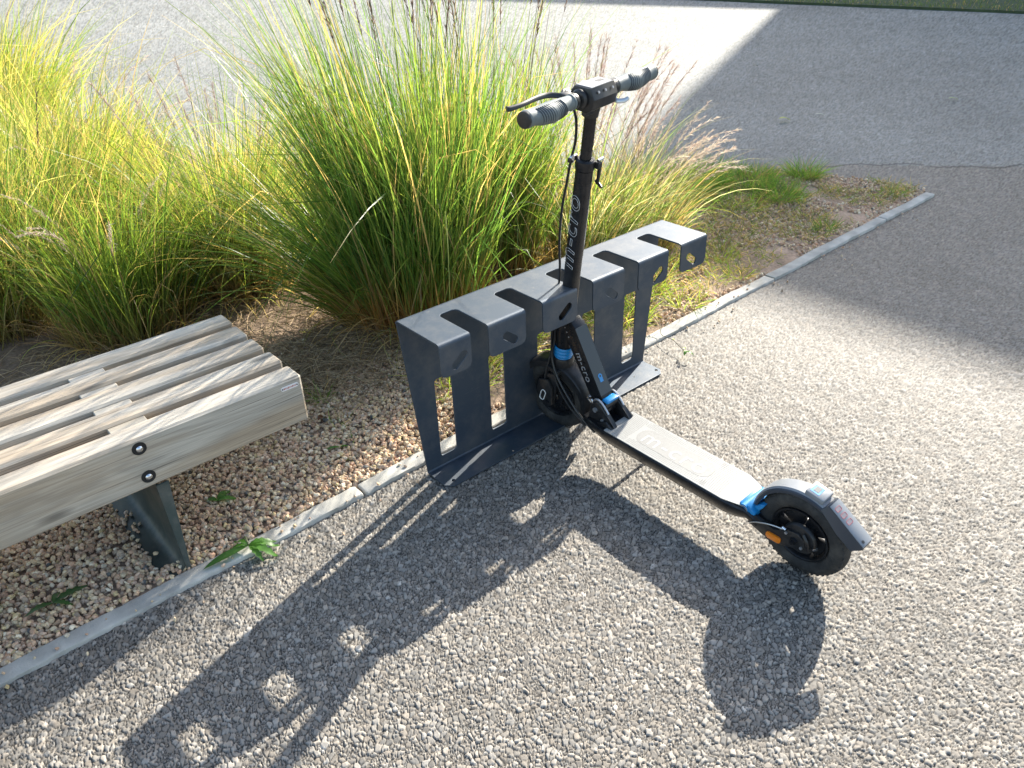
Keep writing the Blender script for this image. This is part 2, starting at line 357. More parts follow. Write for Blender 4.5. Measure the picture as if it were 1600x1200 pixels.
# ------------------------------------------------------------------ ground: planting bed
def bed_h(u, v): 
    return .004+.012*(vnoise(u, v, .35, 31)-.5)+.006*(vnoise(u, v, .08, 32)-.5)+.02*np.clip((-v-.5)/1.5, 0, 1)
def bedmesh():
    us = np.concatenate([np.arange(-9, -1.6, .15), np.arange(-1.6, 3.9, .022)]); vsx = np.concatenate([-np.arange(.03, 1.3, .018), -np.arange(1.3, 10.2, .12)])
    U_, V_ = np.meshgrid(us, vsx, indexing='ij'); z = bed_h(U_, V_)
    V_ = np.where(V_ > -.031, kerb_v(U_)-.035, V_)
    z = z+.006*(vnoise(U_, V_, .03, 33)-.5)
    x = R0[0]+RU[0]*U_+RV[0]*V_; y = R0[1]+RU[1]*U_+RV[1]*V_
    n0, n1 = x.shape; i = np.arange(n0*n1).reshape(n0, n1)
    F = np.stack([i[:-1, :-1], i[:-1, 1:], i[1:, 1:], i[1:, :-1]], -1).reshape(-1, 4)
    cu = (U_[:-1, :-1]+U_[1:, 1:])/2; cv = (V_[:-1, :-1]+V_[1:, 1:])/2
    wob = .05*(vnoise(cu, cv, .12, 3)-.5)
    keep = in_poly(cu+wob, cv+wob*.6, BED) & (cv < kerb_v(cu)-.03)
    F = F[keep.ravel()]
    nz = vnoise(U_, V_, .05, 41); nz2 = vnoise(U_, V_, .4, 42)
    a = np.array([.16, .115, .08]); b = np.array([.34, .25, .185])
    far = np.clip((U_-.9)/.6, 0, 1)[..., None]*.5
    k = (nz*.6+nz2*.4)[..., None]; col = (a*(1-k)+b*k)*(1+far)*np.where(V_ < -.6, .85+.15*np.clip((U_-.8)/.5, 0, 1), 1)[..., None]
    me = np_mesh('planting_bed', np.stack([x, y, z], -1).reshape(-1, 3), F, col.reshape(-1, 3), smooth=True)
    props(link('planting_bed', me, M_soil), kind='structure')
bedmesh()

# rocks
def rock_proto(k):
    bm = bmesh.new(); bmesh.ops.create_icosphere(bm, subdivisions=2, radius=1)
    r_ = np.random.default_rng(100+k)
    cuts = [Vector(r_.normal(size=3)).normalized() for _ in range(9)]; ds = r_.uniform(.55, .85, 9)
    for v in bm.verts:
        for c, d in zip(cuts, ds):
            t = v.co.dot(c)
            if t > d: v.co -= c*(t-d)
        v.co *= 1+.05*r_.normal()
    V = np.array([v.co[:] for v in bm.verts]); F = np.array([[v.index for v in f.verts] for f in bm.faces]); bm.free()
    V = V*np.array([1, r_.uniform(.7, .95), r_.uniform(.55, .8)]); return V, F
PROTO = [rock_proto(k) for k in range(8)]
bm_ = bmesh.new(); bmesh.ops.create_icosphere(bm_, subdivisions=1, radius=1); LOW = (np.array([v.co[:] for v in bm_.verts]), np.array([[v.index for v in f.verts] for f in bm_.faces])); bm_.free()
PAL = 1.33*np.array([1.0, 1.0, .94])*np.array([[.50, .37, .24], [.46, .31, .21], [.54, .43, .30], [.43, .27, .19], [.38, .29, .23], [.50, .35, .26], [.60, .51, .40], [.33, .25, .19], [.10, .10, .10], [.52, .40, .22]])
PW = np.array([.18, .15, .12, .13, .1, .12, .07, .08, .015, .035]); PW = PW/PW.sum()
def scatter(P, S, low=None, seed=1):
    """P (n,3) world positions, S sizes"""
    r_ = np.random.default_rng(seed); n = len(P); Vs = []; Fs = []; Cs = []; off = 0
    which = r_.integers(0, len(PROTO), n)
    ax = r_.normal(size=(n, 4)); ax /= np.linalg.norm(ax, axis=1)[:, None]
    w_, x_, y_, z_ = ax.T
    Rm = np.stack([np.stack([1-2*(y_*y_+z_*z_), 2*(x_*y_-z_*w_), 2*(x_*z_+y_*w_)], -1), np.stack([2*(x_*y_+z_*w_), 1-2*(x_*x_+z_*z_), 2*(y_*z_-x_*w_)], -1), np.stack([2*(x_*z_-y_*w_), 2*(y_*z_+x_*w_), 1-2*(x_*x_+y_*y_)], -1)], 1)
    cols = PAL[r_.choice(len(PAL), n, p=PW)]*r_.uniform(.75, 1.15, (n, 1))
    for k in range(len(PROTO)):
        for lo in (False, True):
            sel = (which == k) & ((low if low is not None else np.zeros(n, bool)) == lo)
            if not sel.any(): continue
            PV, PF = LOW if lo else PROTO[k]
            if lo: PV = PV*np.array([1, .8, .65])*(1+.18*np.random.default_rng(k).normal(size=(len(PV), 1)))
            m_ = sel.sum()
            V = np.einsum('nij,vj->nvi', Rm[sel], PV)*S[sel][:, None, None]+P[sel][:, None, :]
            F = PF[None]+(np.arange(m_)*len(PV))[:, None, None]+off
            Vs.append(V.reshape(-1, 3)); Fs.append(F.reshape(-1, 3)); Cs.append(np.repeat(cols[sel], len(PV), 0)); off += m_*len(PV)
    return np.concatenate(Vs), np.concatenate(Fs), np.concatenate(Cs)
def gravel():
    r_ = np.random.default_rng(5); pts = []
    def area(u0, u1, v0, v1, dens, smin, smax, layers=1):
        n = int((u1-u0)*(v1-v0)*dens); u = r_.uniform(u0, u1, n); v = r_.uniform(v0, v1, n)
        pts.append(np.stack([u, v, r_.uniform(smin, smax, n)], 1))
    area(-1.5, .35, -1.05, -.08, 13500, .0048, .0108)
    area(.35, 1.4, -.9, -.12, 6000, .0055, .010)
    area(1.4, 3.7, -.85, -.12, 4200, .0045, .0105)
    area(1.8, 3.6, -1.4, -.75, 1200, .006, .011)
    area(-3.0, -1.5, -1.0, -.05, 1500, .007, .012)
    A = np.concatenate(pts); u, v, s = A.T
    ok = in_poly(u, v, BED) & (v < kerb_v(u)-.057)
    ok &= ~((u > -.738) & (u < -.662) & (v < -.145) & (v > -.60))
    ok &= ~((u > .2) & (u < 3.3) & (vnoise(u, v, .25, 77) < .33+.25*np.clip((u-.2), 0, .5)))        # thin where weeds have taken over
    u, v, s = u[ok], v[ok], s[ok]
    ns = 70; us_ = r_.uniform(-1.3, 3.4, ns); vs2 = kerb_v(us_)+np.abs(r_.normal(0, .06, ns))+.004; us3 = r_.uniform(-1.3, 2, 40); vs3 = kerb_v(us3)-r_.uniform(.0, .05, 40)
    nmain = len(u); u = np.concatenate([u, us_, us3]); v = np.concatenate([v, vs2, vs3]); s = np.concatenate([s, r_.uniform(.003, .0075, ns), r_.uniform(.003, .007, 40)])
    heap = 0
    z = bed_h(u, v)+s*.35+r_.uniform(-.003, .009, len(u))+heap*r_.uniform(.3, 1, len(u))
    z[nmain:nmain+ns] = s[nmain:nmain+ns]*.5; z[nmain+ns:] = .011+s[nmain+ns:]*.5
    x = R0[0]+RU[0]*u+RV[0]*v; y = R0[1]+RU[1]*u+RV[1]*v
    low = np.hypot(x, y) > 3.0
    V, F, Cc = scatter(np.stack([x, y, z], 1), s, low)
    me = np_mesh('gravel', V, F, Cc)
    props(link('gravel', me, M_stone), 'pinkish beige gravel chippings spread over the planting bed behind the kerb', 'gravel', kind='stuff')
    # loose chips caught on the path
gravel()

# kerb stones
kl = ['concrete kerb stone at lower left edge of photo, behind the bench corner', 'concrete kerb stone under the bench leg with a leafy weed growing over it', 'concrete kerb stone running behind the scooter rack from its left foot', 'concrete kerb stone right of the rack crossed by a thin creeper', 'concrete kerb stone beside the grassy end of the gravel bed', 'last short concrete kerb stone at the far pointed end of bed', 'concrete kerb stone farthest left']
js = [-2.28, -1.2, -.15, .94, 2.04, 3.1, 3.67]
for k in range(len(js)-1):
    a, b = js[k], js[k+1]
    t = thing('kerb_stone', ['concrete kerb stone farthest left, beyond the left end of bench leg', kl[1], kl[2], kl[3], kl[4], kl[5]][k], 'kerb stone', (*W((a+b)/2, kerb_v((a+b)/2)-.037), 0), RY, 'concrete kerb stones edging the planting bed')
    t.rotation_euler[2] = RY+.01618
    bm = bmesh.new(); L = (b-a)/2-.004
    box(bm, -L, L, -.036, .018, -.15, .010, .005, 2)
    me_b = bm
    bmesh.ops.subdivide_edges(bm, edges=[e for e in bm.edges if abs(e.verts[0].co.x-e.verts[1].co.x) > .5], cuts=60)
    for v in bm.verts:
        v.co.z += .0015*math.sin(v.co.x*17+k); v.co.y += random.gauss(0, .0011)+.0022*math.sin(v.co.x*9+k*2); v.co.z += random.gauss(0, .0004)
    t.rotation_euler[2] += random.uniform(-.004, .004)
    bm_obj('stone_block', bm, M_kerb, t, smooth=True)

# ------------------------------------------------------------------ scooter rack
def flat_to(me, axis):
    """re-orient a mesh made in xy (thickness z): 'xz' -> upright plate, x=u, y(2d)->z"""
    M = Matrix(((1, 0, 0, 0), (0, 0, -1, 0), (0, 1, 0, 0), (0, 0, 0, 1))) if axis == 'xz' else Matrix.Identity(4)
    me.transform(M); return me
def rack():
    t = thing('scooter_rack', 'slate blue folded steel rack with six hooked tabs, holding the scooter beside the kerb', 'scooter rack', (*W(0, 0), 0), RY)
    TH = .005; H = .551; D = .197; BR = .011
    def part(name, me, off, smooth=True):
        me.transform(Matrix.Translation(off)); 
        for p in me.polygons: p.use_smooth = True
        try: me.set_sharp_from_angle(angle=R(30))
        except Exception: pass
        return link(name, me, M_paint, t)
    def taper(z): return .051*(1-z/H)
    zt = H-BR; zb = BR
    outer = [(taper(zb), zb), (1.101-taper(zb), zb), (1.101-taper(zt), zt), (taper(zt), zt)]
    holes = [rounded(c-.031, c+.031, .042, .318, .009)[::-1] for c in (.136, .342, .546, .751, .960)]
    me = flat_to(sheet(outer, holes, TH), 'xz'); part('back_panel', me, (0, TH/2, 0))          # front face at v=0 (y=0)
    # bends
    def bend(name, u0, u1, cy, cz, a0, a1, u0b=None, u1b=None):
        bm = bmesh.new(); n = 8; prev = None
        for k in range(n+1):
            a = R(a0+(a1-a0)*k/n); f = k/n; ua = u0+((u0b if u0b is not None else u0)-u0)*f; ub = u1+((u1b if u1b is not None else u1)-u1)*f
            cur = [bm.verts.new((uu, cy+rr*math.cos(a), cz+rr*math.sin(a))) for uu, rr in ((ua, BR-TH), (ub, BR-TH), (ub, BR), (ua, BR))]
            if prev:
                for i in range(4): bm.faces.new((prev[i], prev[(i+1) % 4], cur[(i+1) % 4], cur[i]))
            else: bm.faces.new(cur)
            prev = cur
        bm.faces.new(prev[::-1])
        return bm_obj(name, bm, M_paint, t, smooth=True)
    # local y = -v.  top back bend: outer surface at y=TH (back) and z=H
    bend('shelf_bend', 0, 1.101, TH-BR, H-BR, 0, 90)
    tabs = [(0, .102), (.163, .296), (.361, .497), (.563, .699), (.765, .906), (.970, 1.101)]
    slots = [(tabs[i][1], tabs[i+1][0]) for i in range(5)]
    yb = TH-BR; yf = -D+BR; ys = -.053
    out = [(0, yb), (0, yf)]; c = .012
    for i, (a, b) in enumerate(tabs):
        if i: out.append((a, yf))
        out.append((b, yf))
        if i < 5: out += [(b, ys-c), (b+c*.35, ys-c*.35), (b+c, ys), (tabs[i+1][0]-c, ys), (tabs[i+1][0]-c*.35, ys-c*.35), (tabs[i+1][0], ys-c)]
    out.append((1.101, yb))
    me = sheet(out, [], TH); part('top_shelf', me, (0, 0, H-TH/2))
    dirs = [1, -1, 1, -1, 1, -1]; hc = [(.062, .485), (.239, .485), (.449, .492), (.645, .484), (.856, .482), (1.026, .486)]
    for i, (a, b) in enumerate(tabs):
        bm_t = bmesh.new()
        zl = .449; cc = .017
        o = [(a, H-BR), (a, zl+cc), (a+cc*.3, zl+cc*.3), (a+cc, zl), (b-cc, zl), (b-cc*.3, zl+cc*.3), (b, zl+cc), (b, H-BR)]
        cx, cz = hc[i]; L = .030; ang = R(38)*dirs[i]
        st = stadium(cx-L*math.cos(ang), cz-L*math.sin(ang), cx+L*math.cos(ang), cz+L*math.sin(ang), .024 if i != 4 else .026)
        me = flat_to(sheet(o, [st[::-1]], TH), 'xz'); me.transform(Matrix.Translation((0, -D+TH/2, 0)))
        bm_t.from_mesh(me)
        n = 8; prev = None; cy = -D+BR; cz = H-BR
        for k in range(n+1):
            aa = R(90+90*k/n)
            cur = [bm_t.verts.new((uu, cy+rr*math.cos(aa), cz+rr*math.sin(aa))) for uu, rr in ((a, BR-TH), (b, BR-TH), (b, BR), (a, BR))]
            if prev:
                for q in range(4): bm_t.faces.new((prev[q], prev[(q+1) % 4], cur[(q+1) % 4], cur[q]))
            prev = cur
        bm_obj('hook_tab', bm_t, M_paint, t, smooth=True)
    # base flange, bend at bottom (front face y=0 curves to the ground towards the tarmac)
    u0, u1 = taper(zb), 1.101-taper(zb)
    bend('base_bend', u0, u1, -BR+TH, BR, 0, -90) if False else None
    bm = bmesh.new(); prev = None; n = 6
    for k in range(n+1):
        a = R(-90*k/n); cy, cz = -BR+TH, BR+.0
        cur = [bm.verts.new((uu, cy+rr*math.cos(a), cz+rr*math.sin(a))) for uu, rr in ((u0, BR-TH), (u1, BR-TH), (u1, BR), (u0, BR))]
        if prev:
            for q in range(4): bm.faces.new((prev[q], prev[(q+1) % 4], cur[(q+1) % 4], cur[q]))
        prev = cur
    fl = .106
    circ = lambda x, y, r: [(x+r*math.cos(2*math.pi*k/14), y+r*math.sin(2*math.pi*k/14)) for k in range(14)][::-1]
    o = [(u0, -BR+TH), (u0, -fl+.022), (u0+.022, -fl), (u1-.022, -fl), (u1, -fl+.022), (u1, -BR+TH)]
    me = sheet(o, [circ(.085, -.083, .006), circ(1.035, -.078, .006)], TH); me.transform(Matrix.Translation((0, 0, TH/2))); bm.from_mesh(me)
    bm_obj('base_plate', bm, M_paint, t, smooth=True)
rack()

# ------------------------------------------------------------------ bench
def bench():
    u0 = -.69; t = thing('wooden_bench', 'weathered wooden slat bench with a deep front beam standing in the gravel', 'bench', (*W(u0, -.40), 0), RY)
    X = lambda u: u-u0
    Y = lambda v: -(v+.40)
    uR, uL = -.238, -2.15
    def beam(name, v0, v1, z0, z1):
        bm = bmesh.new(); L = random.uniform(-.002, .002)
        box(bm, X(uL), X(uR)+L, min(Y(v0), Y(v1)), max(Y(v0), Y(v1)), z0, z1, .0065, 1)
        return bm_obj(name, bm, M_wood, t)
    beam('front_beam', -.139, -.214, .272, .42)
    for v0 in (-.249, -.361, -.473): beam('seat_slat', v0, v0-.078, .372, .42)
    beam('back_beam', -.585, -.662, .272, .42)
    for uc in (-.678, -1.72):
        bm = bmesh.new(); box(bm, X(uc-.048), X(uc+.048), Y(-.2145), Y(-.5845), .30, .3715, .003)
        bm_obj('cross_bearer', bm, M_wood2, t)
        for a in (-.232, -.344, -.456, -.568):
            bm = bmesh.new(); box(bm, X(uc-.042+random.uniform(-.005, .005)), X(uc+.05), Y(a+.0168), Y(a-.0165), .3718, .4125, .002)
            bm_obj('spacer_block', bm, M_wood2, t)
    for z in (.392, .306):
        bm = bmesh.new(); lathe(bm, [(.0105, -.0005), (.0175, -.0012), (.0178, .001)], 24, Matrix.Translation((X(-.683), Y(-.139)-.0004, z)))
        lathe(bm, [(.0001, -.0003), (.0105, -.0005)], 24, Matrix.Translation((X(-.683), Y(-.139)-.0004, z)))
        o = bm_obj('recess_shade', bm, mat('recess_shade', (.012, .012, .012), .7), t, smooth=True)  # flat black disc, painting the shade of a sunk bolt recess
        bm = bmesh.new(); lathe(bm, [(.0088, -.001), (.0085, -.0035), (.006, -.0062), (.003, -.0072), (.0001, -.0075)], 20, Matrix.Translation((X(-.683), Y(-.139)-.0004, z)))
        bm_obj('bolt_head', bm, M_steel, o, smooth=True)
    # maker's plate with tiny red lettering strokes
    me = flat_to(sheet(rounded(-.026, .026, -.0065, .0065, .0062), [], .0015, .0003), 'xz'); me.transform(Matrix.Translation((X(-.275), Y(-.139)-.0008, .396)))
    pl = link('name_plate', me, M_plaque, t)
    bm = bmesh.new()
    for k in range(9):
        x = X(-.275)-.0165+k*.0041; hh = .0018 if k % 3 else .0026
        box(bm, x-.0012, x+.0012, Y(-.139)-.0020, Y(-.139)-.0016, .396-hh, .396+hh)
    bm_obj('plate_marks', bm, mat('faded_red', (.45, .12, .10), .6), pl)
    for s in (-1, 1):
        bm = bmesh.new(); cyl(bm, (X(-.275)+s*.0215, Y(-.139)-.0016, .396), (X(-.275)+s*.0215, Y(-.139)-.0022, .396), .0022, n=10)
        bm_obj('plate_screw', bm, M_black, pl)
    for uc in (-.668, -1.73):
        # leg: sheet steel upright curving into a foot plate that lies on the ground
        bm = bmesh.new(); th = .005; prof = [(uc-.074, .004)]
        prof += [(uc-.036+.036*math.sin(R(a)), .040-.036*math.cos(R(a))) for a in range(0, 91, 10)] + [(uc, z) for z in (.10, .18, .271)]
        rows = []
        for (u, z) in prof:
            vf = -.098-.042*z/.271; vb = -.60+.04*(1-z/.271)
            rows.append([bm.verts.new((X(u), Y(vf), z)), bm.verts.new((X(u), Y(vb), z))])
        fs = [bm.faces.new((a[0], b[0], b[1], a[1])) for a, b in zip(rows, rows[1:])]
        bmesh.ops.recalc_face_normals(bm, faces=fs); bmesh.ops.solidify(bm, geom=fs, thickness=th)
        lg = bm_obj('leg', bm, M_galv, t, True)
        bm = bmesh.new(); a = [(X(uc-.006), Y(-.0975)-.003, .005), (X(uc+.004), Y(-.0975)-.003, .005), (X(uc+.026), Y(-.1385)-.002, .271), (X(uc-.006), Y(-.1385)-.002, .271)]
        va = [bm.verts.new(p) for p in a]; vb_ = [bm.verts.new((p[0], p[1]+.005, p[2])) for p in a]; bm.faces.new(va); bm.faces.new(vb_[::-1])
        for k in range(4): bm.faces.new((va[k], vb_[k], vb_[(k+1) % 4], va[(k+1) % 4]))
        bm_obj('leg_lip', bm, M_galv, lg)
        bm = bmesh.new(); cyl(bm, (X(uc-.050), Y(-.46), .006), (X(uc-.050), Y(-.46), .0105), .008, n=14); bm_obj('hole_shade', bm, M_black, lg)  # solid black disc on the foot, standing in for the dark of a hole
bench()
# a few chippings lying on ledges of the leg and against it
def leg_stones():
    r_ = np.random.default_rng(3); n = 34
    u = np.concatenate([r_.uniform(-.742, -.70, 14), r_.uniform(-.75, -.735, 20)]); v = np.concatenate([r_.choice([-.43, -.36, -.22], 14)+r_.normal(0, .018, 14), r_.uniform(-.50, -.14, 20)])
    z = np.where(u > -.736, .014, .010)+r_.uniform(0, .003, n)
    x = R0[0]+RU[0]*u+RV[0]*v; y = R0[1]+RU[1]*u+RV[1]*v
    V, F, Cc = scatter(np.stack([x, y, z], 1), r_.uniform(.006, .009, n), None, 9)
    props(link('loose_chippings', np_mesh('loose_chippings', V, F, Cc), M_stone), 'beige chippings lying on the green foot plate of the bench leg', 'gravel', kind='stuff')
leg_stones()

# ------------------------------------------------------------------ scooter
SC_YAW = R(-50.7753)
def scooter():
    t = thing('electric_scooter', 'black and blue electric kick scooter parked with its stem in the rack slot', 'scooter', (.1602, 2.2172, 0), SC_YAW)
    t.rotation_euler = (Matrix.Rotation(SC_YAW, 3, 'Z') @ Matrix.Rotation(R(4.6535), 3, 'X')).to_euler()
    RW = .125; WB = .9086
    T = Matrix.Translation
    def wheel(parent_label, M, hubm):
        w_ = bpy.data.objects.new('wheel', None); C.objects.link(w_); w_.parent = t; w_.matrix_local = M
        prof = [(.099+.026*math.cos(a), .025*math.sin(a)*(1 if abs(math.sin(a)) < .9 else .98)) for a in np.linspace(0, 2*math.pi, 21)[:-1]]
        bm = bmesh.new(); lathe(bm, prof, 72, closed=True)
        # tread grooves
        for s in (-.012, 0, .012):
            pass
        bm_obj('tyre', bm, M_rubber, w_, smooth='all')
        bm = bmesh.new()
        for k in range(44):
            for s in (-1, 1):
                a = 2*math.pi*(k+.25*s)/44; M2 = Matrix.Rotation(-a, 4, 'Y') @ T((.1186, s*.0125, 0)) @ Matrix.Rotation(R(28*s), 4, 'X')
                b2 = bmesh.new(); box(b2, -.002, .0016, -.0072, .0072, -.0032, .0032); b2.transform(M2); me = bpy.data.meshes.new('x'); b2.to_mesh(me); b2.free(); bm.from_mesh(me); bpy.data.meshes.remove(me)
        bm_obj('tread', bm, M_rubber, w_)
        bm = bmesh.new(); lathe(bm, [(.078, -.021), (.074, -.021), (.068, -.014), (.066, 0), (.068, .014), (.074, .021), (.078, .021), (.0775, 0)], 48, closed=True)
        bm_obj('rim', bm, M_alu_black, w_, smooth=True)
        bm = bmesh.new()
        lathe(bm, [(.0001, -.028), (.015, -.028), (.018, -.024), (.034, -.022), (.036, -.016), (.036, .016), (.034, .022), (.018, .024), (.0001, .026)], 32)
        for k in range(5):
            a = 2*math.pi*k/5+.4; b2 = bmesh.new()
            prism(b2, [(.030, -.020), (.058, -.034), (.071, -.026), (.071, .026), (.058, .034), (.030, .020)], -.008, .008, .002); b2.transform(Matrix.Rotation(a, 4, 'Y'))
            me = bpy.data.meshes.new('x'); b2.to_mesh(me); b2.free(); bm.from_mesh(me); bpy.data.meshes.remove(me)
        bm_obj('hub', bm, M_alu_black, w_, smooth=True)
        return w_
    # steering assembly frame: origin at front axle, z along the steering axis
    MS = T((0, 0, RW)) @ Matrix.Rotation(R(11.95), 4, 'Y') @ Matrix.Rotation(R(8.4), 4, 'Z')
    MS0 = MS
    Z = lambda zz: (zz-RW)/math.cos(R(11.95))         # height above ground -> distance up the axis
    def part(name, bm, m, M=None, parent=t, smooth=True): return bm_obj(name, bm, m, parent, smooth, MS if M is None else M)
    wheel('front', MS @ Matrix.Rotation(R(-11.95), 4, 'Y'), None)
    wheel('rear', T((WB, 0, RW)), None)
    # --- stem
    bm = bmesh.new(); za, zb = Z(.33), Z(.915)
    pr = []
    for k in range(28):
        a = 2*math.pi*k/28; c_, s_ = math.cos(a), math.sin(a); e = .62
        pr.append((math.copysign(abs(c_)**e, c_)*.0235, math.copysign(abs(s_)**e, s_)*.0205))
    A = [bm.verts.new((x, y, za)) for x, y in pr]; B = [bm.verts.new((x*.93, y*.93, zb)) for x, y in pr]
    bm.faces.new(A[::-1]); bm.faces.new(B)
    for k in range(28): bm.faces.new((A[k], A[(k+1) % 28], B[(k+1) % 28], B[k]))
    stem = part('stem', bm, M_alu_black)
    # outlined brand lettering running down the camera side of the stem
    me = text_mesh('m-cro', .088, outline=.00055, spacing=1.08)
    # text x axis -> up the stem, text y -> towards -x, normal -> -y
    Mt = Matrix(((0, -1, 0, 0), (0, 0, -1, 0), (1, 0, 0, 0), (0, 0, 0, 1)))
    Mt = Matrix(((0, -1, 0, -.002), (0, 0, -1, -.0212), (1, 0, 0, Z(.735)), (0, 0, 0, 1)))
    me.transform(MS @ Matrix.Rotation(R(-18), 4, 'Z') @ Mt); link('lettering', me, M_white, stem)
    bm = bmesh.new(); cyl(bm, (0, 0, Z(.90)), (0, 0, Z(1.085)), .0155, n=24); part('inner_tube', bm, M_alu_black)
    bm = bmesh.new(); lathe(bm, [(.0225, -.014), (.0255, -.012), (.0265, .0), (.0255, .012), (.0205, .016), (.0165, .016)], 28, T((0, 0, Z(.93))) @ Matrix.Rotation(R(90), 4, 'X'))
    lathe(bm, [(.0205, -.02), (.0235, -.018), (.0235, .016), (.0165, .017)], 28, T((0, 0, Z(.90))) @ Matrix.Rotation(R(90), 4, 'X'))
    col = part('height_clamp', bm, M_alu_black)
    bm = bmesh.new(); box(bm, .018, .036, .010, .026, Z(.922), Z(.940), .002); box(bm, .026, .034, .020, .027, Z(.875), Z(.93), .0015); cyl(bm, (.02, .03, Z(.88)), (.045, .022, Z(.872)), .005, .004, 10)
    part('quick_release', bm, M_black, parent=col)
    bm = bmesh.new(); cyl(bm, (.03, .012, Z(.945)), (.03, .034, Z(.945)), .0042, n=12); part('clamp_bolt', bm, M_steel, parent=col); bm = bmesh.new(); cyl(bm, (-.026, -.012, Z(.938)), (-.040, -.012, Z(.938)), .0045, n=12); box(bm, -.03, -.022, -.02, -.004, Z(.936), Z(.950), .001)
    part('clamp_bolt', bm, M_steel, parent=col)
    bm = bmesh.new(); box(bm, -.044, -.030, -.020, -.006, Z(.925), Z(.938), .003, 2); part('cable_clip', bm, M_black, parent=col)
    # --- handlebar. bar axis along local y
    zb = Z(1.111)
    MS = MS @ T((0, 0, zb)) @ Matrix.Rotation(R(-4.2), 4, 'X') @ T((0, 0, -zb)); MBAR = MS
    bm = bmesh.new(); cyl(bm, (0, -.255, zb), (0, .255, zb), .0125, n=20); bar = part('handlebar', bm, M_alu_black)
    for s in (-1, 1):
        prof = [(.012, .0), (.0195, .001), (.0195, .006), (.0175, .008), (.0172, .016), (.0180, .03), (.0195, .06), (.0205, .085), (.0192, .12), (.0190, .15), (.0205, .165), (.0205, .168), (.019, .172)]
        bm = bmesh.new(); lathe(bm, [(r_, s*(.088+a)) for r_, a in prof], 32)
        for v in bm.verts:      # palm rest bulges to the rider
            yy = abs(v.co.y)-.088
            b = max(0, math.sin(min(1, max(0, (yy-.03)/.12))*math.pi)); ang = math.atan2(v.co.z, v.co.x)
            k = max(0, math.cos(ang+.5))*b*.010; r_ = math.hypot(v.co.x, v.co.z)
            if r_ > .013: v.co.x += v.co.x/r_*k; v.co.z += v.co.z/r_*k
        g = part('grip', bm, M_grip, MS @ T((0, 0, zb)))
        bm = bmesh.new()
        for k in range(13):
            y = s*(.135+k*.0072); a0 = -40; pts = []
            for j in range(7):
                a = R(a0+j*20); rr = .0198+.004*math.sin(min(1, (.047+k*.0072-.03)/.12)*math.pi)*max(0, math.cos(a+.5))*2.3
                pts.append((rr*math.cos(a), y+s*(j-3)*.0022, rr*math.sin(a)))
            tube(bm, pts, .0011, 5)
        part('grip_rib', bm, M_darkfend, MS @ T((0, 0, zb)), parent=g)
        bm = bmesh.new(); lathe(bm, [(.0001, s*.2665), (.012, s*.2665), (.0185, s*.2650), (.0198, s*.262), (.0198, s*.2585)], 28)
        part('end_cap', bm, M_black, MS @ T((0, 0, zb)), parent=g)
        bm = bmesh.new(); lathe(bm, [(.0125, s*.076), (.019, s*.077), (.0195, s*.086), (.0125, s*.088)], 24)
        part('lock_ring', bm, M_black, MS @ T((0, 0, zb)), parent=g)
    # display housing
    bm = bmesh.new()
    poly = [(-.034, -.014), (-.026, -.030), (.018, -.032), (.034, -.022), (.039, .002), (.026, .027), (-.022, .027), (-.036, .010)]
    prism(bm, poly, -.050, .050, .004)
    hs = part('display_housing', bm, M_black, MS @ T((0, 0, zb)) @ Matrix.Rotation(R(-6), 4, 'Y'))
    MH = MS @ T((0, 0, zb)) @ Matrix.Rotation(R(-6), 4, 'Y')
    bm = bmesh.new(); box(bm, -.021, .025, -.044, .044, .0268, .0285, .0008); part('display_screen', bm, mat('display_grey', (.22, .235, .245), .28, spec=.7), MH, parent=hs)
    for y in (-.028, .0, .030):
        bm = bmesh.new(); cyl(bm, (.0345, y, .0165), (.0362, y, .0175), .0032, n=10); part('button', bm, M_greyprint, MH, parent=hs)
    bm = bmesh.new(); box(bm, .0, .012, -.012, .012, .0284, .0289); part('screen_mark', bm, M_black, MH @ T((-.006, .022, .0)), parent=hs)
    # lower bracket joining housing and inner tube
    bm = bmesh.new(); lathe(bm, [(.016, -.02), (.021, -.018), (.024, .012), (.024, .02)], 24, T((0, 0, zb-.035)) @ Matrix.Rotation(R(90), 4, 'X'))
    box(bm, .008, .020, -.048, -.005, zb-.040, zb-.028, .002); part('stem_head', bm, M_black)
    for s in (-1, 1):
        bm = bmesh.new(); lathe(bm, [(.012, s*.05), (.0225, s*.0505), (.0235, s*.058), (.020, s*.064), (.013, s*.066)], 28); part('housing_collar', bm, M_black, MS @ T((0, 0, zb)), parent=hs)
    # brake lever on the near side
    bm = bmesh.new(); box(bm, -.034, -.008, -.096, -.066, zb-.008, zb+.014, .004, 2); tube(bm, [(-.03, -.085, zb+.008), (-.036, -.072, zb+.012), (-.026, -.055, zb+.006)], .005, 8)
    bl = part('brake_bracket', bm, M_black)
    bm = bmesh.new(); tube(bm, [(-.026, -.088, zb+.006), (-.050, -.110, zb+.006), (-.056, -.150, zb+.006), (-.054, -.205, zb+.004), (-.058, -.240, zb+.002), (-.062, -.250, zb+.002)], [.0075, .0075, .0065, .0058, .0065, .0075], 10, ry=.0045)
    part('brake_lever', bm, M_black, parent=bl)
    # thumb throttle on the far side
    bm = bmesh.new(); cyl(bm, (0, .066, zb), (0, .084, zb), .0185, n=24); th_ = part('throttle_ring', bm, M_black)
    bm = bmesh.new(); tube(bm, [(.012, .074, zb-.016), (.026, .070, zb-.024), (.040, .082, zb-.022), (.045, .092, zb-.016)], [.005, .006, .006, .0045], 10, ry=.003)
    part('throttle_paddle', bm, M_silver, parent=th_)
    # --- head: steering sleeve, gaiter, fork
    MS = MS0
